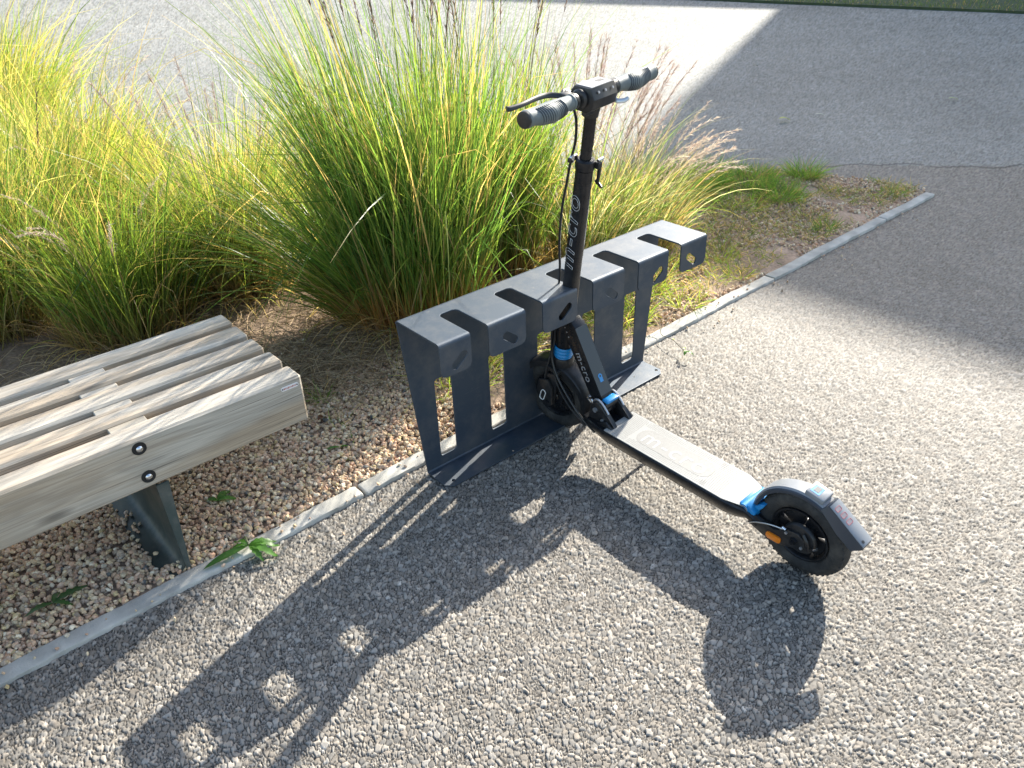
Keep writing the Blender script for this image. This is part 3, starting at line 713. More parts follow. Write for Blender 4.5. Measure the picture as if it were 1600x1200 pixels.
    bm = bmesh.new(); lathe(bm, [(.0265, -.055), (.0290, -.050), (.0290, .045), (.0265, .055), (.020, .056)], 32, T((0, 0, Z(.385))) @ Matrix.Rotation(R(90), 4, 'X'))
    hd = part('head_tube', bm, M_alu_black)
    bm = bmesh.new()
    pf = []
    for k in range(4):
        z0 = -.026+k*.013; pf += [(.0285, z0), (.0315, z0+.004), (.0315, z0+.009), (.0285, z0+.0128)]
    lathe(bm, [(r_*1.0, a) for r_, a in pf], 36, T((0, 0, Z(.305))) @ Matrix.Rotation(R(90), 4, 'X')); part('blue_gaiter', bm, M_blue)
    bm = bmesh.new(); lathe(bm, [(.0001, .03), (.033, .029), (.037, .02), (.037, -.005), (.030, -.012), (.0001, -.013)], 32, T((0, 0, Z(.262))) @ Matrix.Rotation(R(90), 4, 'X'))
    box(bm, -.024, .024, -.046, .046, Z(.238), Z(.256), .005, 2)
    for s in (-1, 1):
        prism(bm, [(-.022, .105), (.022, .118), (.020, .07), (.014, -.018), (-.016, -.018), (-.026, .03)], s*.034, s*.046, .003)
    part('fork', bm, M_black)
    # near side fork cover with a white oval outline
    bm = bmesh.new(); prism(bm, [(-.045, .075), (-.01, .088), (.012, .06), (.016, -.01), (-.004, -.032), (-.036, -.012), (-.050, .03)], -.058, -.0465, .004)
    fc = part('fork_cover', bm, M_black)
    bm = bmesh.new(); op = stadium(-.025, -.004, -.018, .038, .017, sq=.49); tube(bm, [(x, -.0588, z) for x, z in op+op[:1]], .0016, 6); part('white_oval', bm, M_white, parent=fc)
    for s in (-1, 1):
        bm = bmesh.new(); cyl(bm, (0, s*.046, 0), (0, s*.060, 0), .0095, .008, 6)
        part('axle_nut', bm, M_alu_black, MS)
    def fender(name, r, a0, a1, hw, lip, m, M, parent=t, n=26, tp=0):
        bm = bmesh.new(); prev = None
        for k in range(n+1):
            a = R(a0+(a1-a0)*k/n); w2 = hw
            pr_ = [(r-lip, -w2), (r-.004, -w2), (r, -w2*.8), (r+.001, 0), (r, w2*.8), (r-.004, w2), (r-lip, w2), (r-lip, w2-.002), (r-.006, w2-.003), (r-.0025, 0), (r-.006, -w2+.003), (r-lip, -w2+.002)]
            cur = [bm.verts.new((q*math.cos(a), y, q*math.sin(a))) for q, y in pr_]
            if prev:
                for i in range(12): bm.faces.new((prev[i], prev[(i+1) % 12], cur[(i+1) % 12], cur[i]))
            else: bm.faces.new(cur)
            prev = cur
        bm.faces.new(prev[::-1]); return bm_obj(name, bm, m, parent, True, M)
    fender('front_mudguard', .141, -15, 165, .034, .022, M_black, MS)
    # --- gooseneck from head tube to deck
    P0, P1 = Vector((.085, 0, .440)), Vector((.222, 0, .165)); d = (P1-P0).normalized()
    nrm = Vector((-d.z, 0, d.x))          # up/rear normal
    if nrm.x < 0: nrm = -nrm
    G = Matrix((Vector((d.x, 0, d.z)), Vector((0, 1, 0)), Vector((nrm.x, 0, nrm.z)))).transposed().to_4x4(); G.translation = P0
    Lg = (P1-P0).length
    bm = bmesh.new(); prism(bm, [(0.0, -.028), (.02, -.036), (Lg-.03, -.026), (Lg, -.018), (Lg+.012, .0), (Lg, .020), (Lg-.02, .026), (.025, .026), (.0, .012)], -.0225, .0225, .004)
    gn = bm_obj('frame_arm', bm, M_alu_black, t, True, G)
    bm = bmesh.new(); box(bm, .03, Lg-.055, -.0235, .0235, .0262, .0275, .001); bm_obj('arm_cover', bm, mat('cover_slate', (.030, .040, .050), .35), gn, True, G)
    me = text_mesh('m-cro', .037, spacing=1.1)
    Mt = Matrix(((1, 0, 0, Lg*.50), (0, 0, -1, -.0232), (0, 1, 0, -.004), (0, 0, 0, 1)))
    me.transform(G @ Mt); link('lettering', me, M_greyprint, gn)
    bm = bmesh.new(); cyl(bm, (Lg*.63, 0, .0275), (Lg*.63, 0, .0285), .0075, n=20); box(bm, Lg*.63, Lg*.63+.019, -.0065, .0065, .0275, .0284, .0002); bm_obj('blue_emblem', bm, M_blue, gn, True, G)
    bm = bmesh.new(); cyl(bm, (Lg*.63+.0, 0, .0284), (Lg*.63, 0, .0289), .0032, n=16); bm_obj('emblem_dot', bm, M_black, gn, True, G)
    bm = bmesh.new()
    for k in range(3): cyl(bm, (.02+.016*k, -.0225, -.018), (.02+.016*k, -.0240, -.018), .0024, n=10)
    bm_obj('arm_rivet', bm, M_silver, gn, True, G)
    # folding hinge at the deck: two side cheeks with silver arcs and blue latch
    for s in (-1, 1):
        bm = bmesh.new(); y0, y1 = (s*.040, s*.026)
        prism(bm, [(.178, .120), (.180, .155), (.196, .200), (.214, .214), (.236, .206), (.262, .178), (.285, .148), (.292, .1445), (.290, .120)], min(y0, y1), max(y0, y1), .004)
        ck = bm_obj('hinge_cheek', bm, M_black, t, True)
        bm = bmesh.new(); pts = [(.198, .2035), (.214, .2175), (.232, .2135), (.248, .199), (.260, .184)]
        ys_ = s*.033
        tube(bm, [(x, ys_, z) for x, z in pts], .0052, 8, ry=.0038); bm_obj('silver_trim', bm, M_silver, ck, True)
        bm = bmesh.new(); cyl(bm, (.212, s*.040, .182), (.212, s*.045, .182), .008, n=16); cyl(bm, (.240, s*.040, .155), (.240, s*.044, .155), .0055, n=12); bm_obj('hinge_bolt', bm, M_silver, ck, True)
        bm = bmesh.new(); prism(bm, [(.225, .146), (.262, .164), (.287, .146), (.285, .135), (.225, .135)], s*.0405 if s > 0 else -.050, .050 if s > 0 else -.0405, .002); bm_obj('cheek_foot', bm, M_black, ck, True)
    bm = bmesh.new(); cyl(bm, (.228, -.0255, .196), (.228, .0255, .196), .017, n=24); lt = bm_obj('hinge_barrel', bm, M_black, t, True)
    bm = bmesh.new(); box(bm, .224, .250, -.0245, .0245, .209, .219, .004, 2); bm_obj('blue_latch', bm, M_blue, lt, True, Matrix.Rotation(R(0), 4, 'Y'))
    bm = bmesh.new(); tube(bm, [(.200, -.045, .208), (.193, -.050, .222), (.200, -.048, .233)], .004, 8); tube(bm, [(.206, -.044, .205), (.210, -.050, .216), (.206, -.049, .224)], .003, 8); bm_obj('release_hook', bm, M_steel, lt, True)
    # --- deck
    HWd = .0665
    bm = bmesh.new()
    sec = [(.155, .040, .100, .132), (.175, .052, .096, .1415), (.215, .060, .090, .1435), (.262, HWd, .086, .1445), (.70, HWd, .086, .1445), (.735, .062, .088, .142), (.765, .050, .092, .135), (.80, .045, .092, .118)]
    prev = None
    for s_, hw, z0, z1 in sec:
        cur = [bm.verts.new((s_, y, z)) for y, z in ((-hw, z1-.004), (-hw+.004, z1), (hw-.004, z1), (hw, z1-.004), (hw, z1-.020), (hw-.016, z0+.004), (hw-.022, z0), (-hw+.022, z0), (-hw+.016, z0+.004), (-hw, z1-.020))]
        if prev:
            for i in range(10): bm.faces.new((prev[i], prev[(i+1) % 10], cur[(i+1) % 10], cur[i]))
        else: bm.faces.new(cur)
        prev = cur
    bm.faces.new(prev[::-1])
    dk = bm_obj('deck', bm, M_alu_black, t, True)
    # grip sheet
    bm = bmesh.new(); po = [(.268, -.0635), (.70, -.0635), (.74, -.052), (.752, -.046), (.752, .046), (.74, .052), (.70, .0635), (.268, .0635)]
    a = [bm.verts.new((x, y, .1465 if x < .71 else .1450 if x < .745 else .1425)) for x, y in po]; b = [bm.verts.new((v.co.x, v.co.y, v.co.z-.0022)) for v in a]
    bmesh.ops.triangulate(bm, faces=[bm.faces.new(a)])
    for i in range(8): bm.faces.new((a[i], b[i], b[(i+1) % 8], a[(i+1) % 8]))
    gs = bm_obj('grip_sheet', bm, M_deck, dk, False)
    # rows of tiny dashes (illegible print) running round the panel, and big lettering
    V = []; F = []
    def dash(x, y, ax, ay, l, w_, z=.14685):
        q = len(V); px, py = -ay, ax
        for sx_, sy_ in ((-1, -1), (1, -1), (1, 1), (-1, 1)): V.append((x+ax*l*sx_/2+px*w_*sy_/2, y+ay*l*sx_/2+py*w_*sy_/2, z))
        F.append((q, q+1, q+2, q+3))
    for k in range(11):
        for xx in (.285+k*.0062, .690-k*.0062):
            y = -.057
            while y < .057:
                l = random.uniform(.0025, .006)
                if not (abs(y) < .040 and .345 < xx < .63): dash(xx+.006*math.cos(y*28)*(1 if xx < .5 else -1)-.006, y+l/2, 0, 1, l, .0013)
                y += l+random.uniform(.0012, .002)
    for row in range(46):
        xx = .352+row*.0062
        for y0, y1 in ((-.058, -.038), (.036, .058)):
            y = y0
            while y < y1:
                l = random.uniform(.0025, .006); dash(xx, y+l/2, .35, .93, l, .0013); y += l+random.uniform(.0012, .002)
    me = sheet(rounded(.355, .625, -.036, .034, .034, 8), [], .0004, .00008); me.transform(T((0, 0, .1466))); link('centre_panel', me, mat('centre_panel', (.255, .25, .235), .6, noise=.12, nscale=200), gs)
    V = np.array(V, float)
    link('print_rows', np_mesh('print_rows', V, np.array(F)), M_deckmark, gs)
    me = text_mesh('m-cro', .082, spacing=1.15, extrude=.0001); me.transform(Matrix(((1, 0, 0, .490), (0, 1, 0, -.004), (0, 0, 1, .1471), (0, 0, 0, 1)))); link('deck_lettering', me, M_decklight, gs)
    # --- rear: blue hinge block, swing arms, mudguard
    bm = bmesh.new(); cyl(bm, (.757, -.045, .1325), (.757, .045, .1325), .0165, n=28)
    prism(bm, [(.735, .112), (.733, .135), (.745, .148), (.772, .148), (.79, .135), (.792, .110), (.77, .102)], -.043, .043, .003)
    bh = bm_obj('rear_hinge', bm, M_blue, t, True)
    bm = bmesh.new(); lathe(bm, [(.0075, -.0455), (.0125, -.0465), (.0130, -.0445)], 24, T((.757, 0, .1325))); bm_obj('hinge_ring', bm, M_silver, bh, True)
    bm = bmesh.new(); cyl(bm, (.757, -.0452, .1325), (.757, -.0475, .1325), .0055, n=16); bm_obj('pivot_bolt', bm, M_black, bh, True)
    bm = bmesh.new(); prism(bm, [(.782, .150), (.800, .168), (.812, .172), (.806, .158), (.794, .142)], -.034, .034, .002); bm_obj('hinge_tongue', bm, M_blue, bh, True)
    for s in (-1, 1):
        bm = bmesh.new(); y0, y1 = sorted((s*.034, s*.044))
        prism(bm, [(.772, .096), (.775, .128), (.80, .130), (.85, .118), (.885, .145), (.915, .150), (.935, .138), (.940, .118), (.925, .100), (.89, .094), (.86, .078), (.82, .080)], y0, y1, .003)
        ar = bm_obj('swing_arm', bm, M_black, t, True)
        bm = bmesh.new(); cyl(bm, (WB, s*.044, RW), (WB, s*.052, RW), .010, .009, 6); cyl(bm, (WB, s*.0519, RW), (WB, s*.058, RW), .005, n=12)
        bm_obj('axle_nut', bm, M_alu_black, ar, True)
        bm = bmesh.new(); cyl(bm, (.885, s*.044, .135), (.885, s*.047, .135), .004, n=10); bm_obj('arm_bolt', bm, M_silver, ar, True)
        bm = bmesh.new(); cyl(bm, (.93, s*.044, .112), (.93, s*.047, .112), .004, n=10); bm_obj('arm_bolt', bm, M_silver, ar, True)
        bm = bmesh.new(); box(bm, .836, .874, -.0062, .0062, -.0095, .0095, .0035, 2)
        bm.transform(Matrix.Identity(4))
        b2 = bmesh.new(); y = s*.0465
        prism(b2, [(x+.853-.0, z+.098) for x, z in rounded(-.021, .021, -.0095, .0095, .006)], min(y-.003, y+.003), max(y-.003, y+.003), .0015)
        bm.free(); bm_obj('side_reflector', b2, M_orange, ar, True)
    bm = bmesh.new(); lathe(bm, [(.0001, -.036), (.028, -.036), (.042, -.033), (.046, -.027), (.046, -.024)], 36, T((WB+.006, 0, RW)))
    bm_obj('drum_brake', bm, M_black, t, True)
    bm = bmesh.new(); tube(bm, [(WB+.02, -.040, RW+.03), (WB+.034, -.043, RW+.012), (WB+.040, -.043, RW-.012)], .005, 8, ry=.003); tube(bm, [(WB+.036, -.042, RW-.010), (WB+.055, -.040, RW+.004)], .003, 8)
    bm_obj('brake_arm', bm, M_alu_black, t, True)
    bm = bmesh.new(); cyl(bm, (WB+.052, -.040, RW+.000), (WB+.060, -.040, RW+.008), .004, n=10); bm_obj('cable_end', bm, M_steel, t, True); bm = bmesh.new(); cyl(bm, (.875, -.048, .150), (.885, -.048, .148), .004, n=10); bm_obj('cable_end', bm, M_steel, t, True)
    MR = T((WB, 0, RW))
    fd = fender('rear_mudguard', .141, 172, 64, .024, .004, M_fender, MR)
    # dark inner side of the mudguard
    bm = bmesh.new()
    fender('mudguard_edge', .1380, 168, 62, .0275, .012, M_darkfend, MR, fd)
    bm.free()
    # brake step block with blue slot
    MB = MR @ Matrix.Rotation(R(-80), 4, 'Y') @ T((.142, 0, 0)) @ Matrix.Rotation(R(90), 4, 'Y')
    bm = bmesh.new(); box(bm, -.028, .022, -.0235, .0235, -.004, .012, .004, 2)
    st_ = bm_obj('foot_brake', bm, M_fender, t, True, MB)
    bm = bmesh.new(); box(bm, -.021, .004, -.016, .013, .0118, .0126, .0003); bm_obj('blue_slot', bm, M_blue, st_, True, MB)
    bm = bmesh.new(); box(bm, -.015, -.001, -.010, .008, .0126, .0130); bm_obj('slot_gap', bm, M_darkfend, st_, False, MB)
    # tail section: straight flap with three red windows
    Q0 = Vector((WB+.145*math.cos(R(66)), 0, RW+.145*math.sin(R(66)))); Q1 = Vector((1.068, 0, .188)); dd = (Q1-Q0).normalized(); nn = Vector((-dd.z, 0, dd.x))
    if nn.z < 0: nn = -nn
    GF = Matrix((dd, Vector((0, 1, 0)), nn)).transposed().to_4x4(); GF.translation = Q0; LF = (Q1-Q0).length
    bm = bmesh.new(); prism(bm, [(-.006, -.014), (-.004, .008), (LF*.96, .006), (LF, -.002), (LF*.9, -.026), (LF*.5, -.024)], -.030, .030, .003)
    for v in bm.verts: v.co.y *= 1.0 if v.co.z < -.008 else .70
    tf = bm_obj('tail_flap', bm, M_darkfend, t, True, GF)
    bm = bmesh.new(); prism(bm, [(.0, .0082), (.0, .0100), (LF*.955, .0080), (LF*.975, .0040), (LF*.955, .0062)], -.0200, .0200, .0006); bm_obj('flap_cover', bm, M_fender, tf, True, GF)
    for k in range(3):
        x = .016+k*.019; y = -.004+.001*k
        me = sheet(rounded(x-.0058, x+.0058, y-.0100, y+.0100, .003), [rounded(x-.0047, x+.0047, y-.0089, y+.0089, .0025)[::-1]], .0006, .0001); me.transform(GF @ T((0, 0, .0102-.0021*x/LF))); link('red_outline', me, M_red, tf)
        me = sheet(rounded(x-.0045, x+.0045, y-.0087, y+.0087, .0025), [], .0003, .00005); me.transform(GF @ T((0, 0, .0100-.0021*x/LF))); link('tail_window', me, mat('pale_red_lens', (.24, .215, .225), .35), tf)
    bm = bmesh.new(); cyl(bm, (LF*.88, -.010, .0088), (LF*.88, -.010, .0094), .004, n=14); bm_obj('flap_screw', bm, M_black, tf, True, GF)
    # --- cables
    s_of = lambda zz: math.tan(R(11.95))*(zz-RW)
    bm = bmesh.new()
    tube(bm, [(s_of(1.09)-.02, -.05, 1.10), (s_of(1.05)-.028, -.022, 1.05), (s_of(.99)-.032, -.012, .99), (s_of(.93)-.040, -.012, .935), (s_of(.88)-.052, -.010, .87), (s_of(.80)-.062, -.008, .79), (s_of(.70)-.062, -.006, .69), (s_of(.62)-.046, -.010, .61), (s_of(.56)-.036, -.016, .55), (s_of(.48)-.034, -.02, .47), (.035, -.03, .36), (.030, -.042, .30), (.060, -.052, .24), (.12, -.056, .175), (.17, -.054, .128), (.21, -.045, .095)], .0036, 8)
    bm_obj('brake_cable', bm, M_black, t, True)
    bm = bmesh.new(); tube(bm, [(s_of(.50)-.036, -.01, .49), (.022, -.02, .39), (.012, -.025, .31), (.0, -.05, .22), (-.004, -.05, .15)], .0042, 8); tube(bm, [(s_of(.50)-.030, .0, .49), (.03, -.03, .40), (.024, -.034, .31), (.05, -.05, .22), (.10, -.05, .15), (.17, -.045, .10)], .003, 8)
    bm_obj('motor_cable', bm, M_black, t, True)
    bm = bmesh.new(); tube(bm, [(.78, -.046, .100), (.80, -.050, .118), (.84, -.051, .138), (.88, -.050, .148)], .0018, 6); bm_obj('rear_cable', bm, M_silver, t, True)
    # kickstand on the far side
    bm = bmesh.new(); tube(bm, [(.30, .05, .09), (.31, .09, .05), (.32, .125, .016)], .006, 8); bm_obj('kickstand', bm, M_black, t, True)
scooter()

# ------------------------------------------------------------------ grass
def ribbons(base, az, th0, th1, L, wid, K=7, pw=1.3, twist=None, tw=0., kink=None):
    """base (n,3); returns V (n,2K+1,3), F template applied. th = angle from vertical along blade"""
    n = len(base); s = np.linspace(0, 1, K+1)
    th = th0[:, None]+(th1-th0)[:, None]*s[None]**pw
    if kink is not None: th = th+kink[:, None]*(s[None] > rng.uniform(.45, .9, n)[:, None])
    th = (th[:, 1:]+th[:, :-1])/2
    azs = az[:, None]+(twist[:, None] if twist is not None else 0)*s[None, 1:]
    d = np.stack([np.sin(th)*np.cos(azs), np.sin(th)*np.sin(azs), np.cos(th)], -1)*(L/K)[:, None, None]
    P = np.concatenate([base[:, None], base[:, None]+np.cumsum(d, 1)], 1)
    P[..., 2] = np.maximum(P[..., 2], .01)
    rot = rng.uniform(0, math.pi, n)[:, None]+tw*s[None]
    sa = az[:, None]+math.pi/2+0*rot
    hz = np.stack([np.cos(sa), np.sin(sa), np.zeros_like(sa)], -1)
    tang = np.concatenate([d, d[:, -1:]], 1); tang /= np.linalg.norm(tang, axis=-1, keepdims=True)
    nr = np.cross(tang, hz); side = hz*np.cos(rot)[..., None]+nr*np.sin(rot)[..., None]
    prof = np.interp(s, [0, .15, .6, 1], [.7, 1, .85, .05])
    A = P-side*(wid[:, None]*prof[None]/2)[..., None]; B = P+side*(wid[:, None]*prof[None]/2)[..., None]
    V = np.stack([A, B], 2).reshape(n, -1, 3)
    k = np.arange(K); F1 = np.stack([2*k, 2*k+1, 2*k+3, 2*k+2], -1)
    F = (F1[None]+(np.arange(n)*(2*(K+1)))[:, None, None]).reshape(-1, 4)
    return V.reshape(-1, 3), F, P
def lerp3(s, stops, cols):
    return np.stack([np.interp(s, stops, [c[i] for c in cols]) for i in range(3)], -1)
def blade_cols(n, K, pal, base_c, dry=.1, tipdry=.15, stops=(0, .18, .34, 1)):
    s = np.linspace(0, 1, K+1)
    ci = rng.integers(0, len(pal), n); c = np.array(pal)[ci]*rng.uniform(.75, 1.25, (n, 1))
    isdry = rng.random(n) < dry; straw = np.array([.42, .30, .15])*rng.uniform(.6, 1.2, (n, 1)); c = np.where(isdry[:, None], straw, c)
    f = np.interp(s, [0, stops[1], stops[2], 1], [0, .15, 1, 1])
    bc = np.array(base_c)*rng.uniform(.6, 1.3, (n, 1))
    col = bc[:, None]*(1-f)[None, :, None]+c[:, None]*f[None, :, None]
    tip = rng.random(n) < tipdry
    g = np.clip((s-.8)/.2, 0, 1)[None, :, None]*tip[:, None, None]
    col = col*(1-g)+np.array([.40, .28, .12])*g
    return np.repeat(col[:, :, None], 2, 2).reshape(-1, 3)
GREEN = [(.068, .125, .028), (.092, .16, .035), (.13, .195, .04), (.052, .105, .028), (.18, .22, .055)]
YELL = [(.14, .205, .035), (.21, .26, .05), (.27, .28, .07), (.11, .175, .035), (.33, .27, .09), (.36, .33, .16)]
PALE = [(.17, .22, .08), (.32, .32, .23), (.44, .41, .34), (.13, .20, .05), (.40, .37, .28)]
def merge(parts):
    off = 0; Vs = []; Fs = []; Cs = []
    for V, F, c in parts: Vs.append(V); Fs.append(F+off); Cs.append(c); off += len(V)
    return np.concatenate(Vs), np.concatenate(Fs), np.concatenate(Cs)
def clump(label, x, y, r, n, L, spread=(5, 30), droop=(20, 95), pal=GREEN, wid=.0050, K=7, lean=(0, 0), base_c=(.30, .20, .09), stalks=0, sl=1.3, plume='dark', dry=.1, plume_len=.24, ext=1.0, curl=40):
    u_, v_ = toR(x, y); z0 = float(bed_h(np.array(u_), np.array(v_)))
    t = thing('ornamental_grass', label, 'ornamental grass', (x, y, z0-.01), 0, 'tall ornamental grass clumps in the bed')
    rr = r*np.sqrt(rng.random(n))*(1+.15*rng.normal(size=n)); a = rng.uniform(0, 2*math.pi, n)
    base = np.stack([rr*np.cos(a)*ext, rr*np.sin(a), np.zeros(n)], 1)
    az = a+rng.normal(0, .75, n); q = np.clip(rr/r, 0, 1.2)
    nt_ = 16; tx = rng.uniform(-1, 1, (nt_, 2))*r; tid = np.argmin((base[:, 0:1]-tx[None, :, 0]*ext)**2+(base[:, 1:2]-tx[None, :, 1])**2, 1)
    tl = rng.uniform(.72, 1.12, nt_)[tid]; tlx = rng.normal(0, .06, nt_)[tid]; tly = rng.normal(0, .06, nt_)[tid]; tb = rng.uniform(.72, 1.25, nt_)[tid]
    th0 = np.radians(spread[0]+(spread[1]-spread[0])*q*rng.uniform(.4, 1.1, n)); Ln = L*tl*np.where(rng.random(n) < .06, 1.18, rng.uniform(.35, 1.0, n)**.8)
    th1 = th0+np.radians(droop[0]+(droop[1]-droop[0])*rng.random(n)**1.8)
    if True:
        dx = np.sin(th0)*np.cos(az)+lean[0]+tlx; dy = np.sin(th0)*np.sin(az)+lean[1]+tly; az = np.arctan2(dy, dx); h = np.hypot(dx, dy); add = np.arcsin(np.clip(h, 0, .95))-th0; th0 = th0+add; th1 = th1+add
    wd = wid*rng.uniform(.6, 1.45, n)
    V, F, P = ribbons(base, az, th0, th1, Ln, wd, K, 1.6, rng.normal(0, .45, n), tw=1.2, kink=np.where(rng.random(n) < .10, rng.uniform(.6, 2.2, n), 0))
    parts = [(V, F, blade_cols(n, K, pal, base_c, dry)*np.repeat(tb, 2*(K+1))[:, None])]
    m_ = n//7; rb = r*1.1*np.sqrt(rng.random(m_)); ab = rng.uniform(0, 2*math.pi, m_); base = np.stack([rb*np.cos(ab)*ext, rb*np.sin(ab), np.zeros(m_)], 1)
    V, F, P = ribbons(base, ab+rng.normal(0, 1, m_), np.radians(rng.uniform(2, 45, m_)), np.radians(rng.uniform(20, 120, m_)), rng.uniform(.12, .40, m_), np.full(m_, .0042), 6, 1.2, rng.normal(0, .8, m_), tw=1)
    parts.append((V, F, np.repeat(np.array([.34, .22, .11])*rng.uniform(.4, 1.3, (m_, 1)), 14, 0)))
    # curled dry blades hanging low round the foot
    m_ = max(12, int(curl)); a = rng.uniform(0, 2*math.pi, m_); base = np.stack([r*np.cos(a), r*np.sin(a), np.zeros(m_)], 1)
    V, F, P = ribbons(base, a+rng.normal(0, .6, m_), np.radians(rng.uniform(15, 50, m_)), np.radians(rng.uniform(130, 300, m_)), rng.uniform(.25, .6, m_)*L*.9, np.full(m_, .0035), 14, 1.2, rng.normal(0, 1.2, m_), tw=2)
    parts.append((V, F, blade_cols(m_, 14, [(.42, .33, .18), (.35, .24, .12), (.28, .30, .10)], (.3, .2, .1), .3)))
    V, F, c = merge(parts); link('leaf_blades', np_mesh('leaf_blades', V, F, c, smooth=True), M_grass, t)
    if stalks: plumes(t, stalks, r, sl, plume, plume_len, lean, spread)
    return t
def plumes(t, n, r, sl, kind, pl, lean, spread, K=9):
    a = rng.uniform(0, 2*math.pi, n); rr = r*.8*np.sqrt(rng.random(n)); base = np.stack([rr*np.cos(a), rr*np.sin(a), np.zeros(n)], 1)
    th0 = np.radians(2+rr/r*spread[1]*.6*rng.uniform(.3, 1.2, n)); az = a
    if lean != (0, 0):
        dx = np.sin(th0)*np.cos(az)+lean[0]; dy = np.sin(th0)*np.sin(az)+lean[1]; az = np.arctan2(dy, dx); th0 = np.arcsin(np.clip(np.hypot(dx, dy), 0, .95))
    bend = {'dark': (3, 14), 'pink': (12, 40), 'white': (40, 85)}[kind]
    th1 = th0+np.radians(rng.uniform(*bend, n)); L = sl*rng.uniform(.8, 1.05, n)
    V, F, P = ribbons(base, az, th0, th1, L, np.full(n, .0032), K, 2.2)
    sc = {'dark': (.10, .085, .05), 'pink': (.26, .22, .13), 'white': (.34, .28, .17)}[kind]
    V2, F2, _ = ribbons(base, az, th0, th1, L, np.full(n, .0032), K, 2.2)
    parts = [(V, F, np.tile(np.array(sc), (len(V), 1))), (V2, F2, np.tile(np.array(sc)*.9, (len(V2), 1)))]
    hc = {'dark': [(.10, .07, .06), (.15, .10, .08), (.20, .13, .10)], 'pink': [(.38, .28, .25), (.46, .37, .32), (.30, .20, .18)], 'white': [(.62, .54, .44), (.52, .42, .34), (.50, .36, .30)]}[kind]
    # hairs along the last part
    m_ = {'dark': 75, 'pink': 130, 'white': 120}[kind]
    tt = 1-(pl/sl)*rng.random((n, m_)); idx = tt*K; i0 = np.minimum(idx.astype(int), K-1); f = (idx-i0)[..., None]
    rows = np.arange(n)[:, None]; p = P[rows, i0]*(1-f)+P[rows, i0+1]*f; tg = P[rows, i0+1]-P[rows, i0]; tg /= np.linalg.norm(tg, axis=-1, keepdims=True)
    p = p.reshape(-1, 3); tg = tg.reshape(-1, 3); N = len(p)
    dev = {'dark': .20, 'pink': .32, 'white': .30}[kind]
    d = tg+rng.normal(0, dev, (N, 3)); az = np.arctan2(d[:, 1], d[:, 0]); th = np.arctan2(np.hypot(d[:, 0], d[:, 1]), d[:, 2])
    hl = {'dark': .021, 'pink': .032, 'white': .026}[kind]
    V, F, _ = ribbons(p, az, th, th+rng.uniform(0, .4, N), hl*rng.uniform(.5, 1.1, N), np.full(N, .0019 if kind != 'dark' else .0034), 2)
    c = np.array(hc)[rng.integers(0, 3, N)]*rng.uniform(.7, 1.2, (N, 1)); parts.append((V, F, np.repeat(c, 6, 0)))
    V, F, c = merge(parts); link('flower_stalks', np_mesh('flower_stalks', V, F, c), M_plume, t)

clump('tallest deep green grass clump standing centrally, left of the rack, with dark flower spikes', -.36, 3.02, .19, 3510, 1.36, (1, 13), (3, 50), GREEN, 0.0046, 8, stalks=34, sl=1.62, plume='dark', base_c=(.36, .19, .08), curl=110, ext=1.2)
clump('leaning green grass clump flopping left behind the end of the bench', -.56, 3.00, .10, 806, .98, (4, 20), (15, 75), GREEN+YELL[:1], 0.0042, 8, lean=(-.40, .05), base_c=(.34, .22, .08), curl=30)
clump('tall green grass clump directly behind the left end of rack', -.05, 3.34, .15, 1950, 1.16, (1, 12), (4, 55), GREEN+YELL[:1], 0.0042, 8, stalks=24, sl=1.46, plume='dark', base_c=(.32, .15, .07), curl=90)
clump('arching pale grass clump with pinkish plumes behind the scooter stem', .36, 3.52, .16, 1235, .84, (3, 20), (15, 95), GREEN+PALE, 0.0032, 8, lean=(.04, 0), stalks=46, sl=1.00, plume='pink', base_c=(.34, .22, .12), dry=.2, curl=60)
clump('low silvery grass clump with drooping tips behind the rack right end', .68, 3.76, .14, 806, .62, (4, 26), (30, 105), GREEN[:3]+PALE, 0.0027, 8, lean=(.05, 0), stalks=62, sl=.74, plume='white', base_c=(.30, .24, .12), dry=.25, curl=40)
clump('yellow green grass clump behind the right end of the bench', -1.22, 3.42, .21, 1950, .92, (2, 18), (10, 85), YELL+GREEN[:2], 0.0038, 7, stalks=10, sl=.98, plume='pink', base_c=(.24, .18, .08), curl=90)
clump('feathery grass clump rising directly behind the bench slats', -1.60, 3.02, .22, 1820, .80, (2, 18), (10, 80), GREEN+YELL[:2], 0.0037, 7, stalks=16, sl=.74, plume='white', base_c=(.22, .18, .08), curl=80)
clump('dense grass clump at the left edge of photo behind the bench', -2.20, 3.15, .27, 2470, 1.02, (2, 19), (10, 85), YELL+GREEN[:2], 0.0040, 7, stalks=4, sl=1.08, plume='dark', base_c=(.2, .17, .07), curl=50)
clump('bright yellow green grass clump in the second row at left', -2.15, 4.05, .28, 2470, .98, (3, 22), (15, 90), YELL, 0.0042, 7, stalks=10, sl=1.08, plume='white', base_c=(.2, .17, .07), curl=20)
clump('low bright grass clump in the gap with orange tips, second row', -1.15, 4.15, .22, 1690, .66, (4, 28), (25, 100), YELL+[(.38, .24, .08)], 0.0038, 7, stalks=0, base_c=(.2, .17, .07), curl=20)
clump('sunlit farthest grass clump in the upper left corner', -3.60, 5.55, .40, 3900, 1.32, (3, 24), (20, 90), YELL, 0.0050, 7, stalks=6, sl=1.2, plume='pink', base_c=(.2, .17, .07), curl=20)
clump('far left grass clump between the corner clump and the bench clumps', -2.95, 4.45, .32, 2730, 1.05, (3, 24), (20, 90), YELL+GREEN[:2], 0.0045, 7, base_c=(.2, .17, .07), curl=10)
clump('short ragged grass clump filling behind the tall central one', -.30, 3.95, .22, 1170, .72, (3, 24), (20, 90), YELL, 0.0038, 7, base_c=(.2, .17, .07), curl=10)

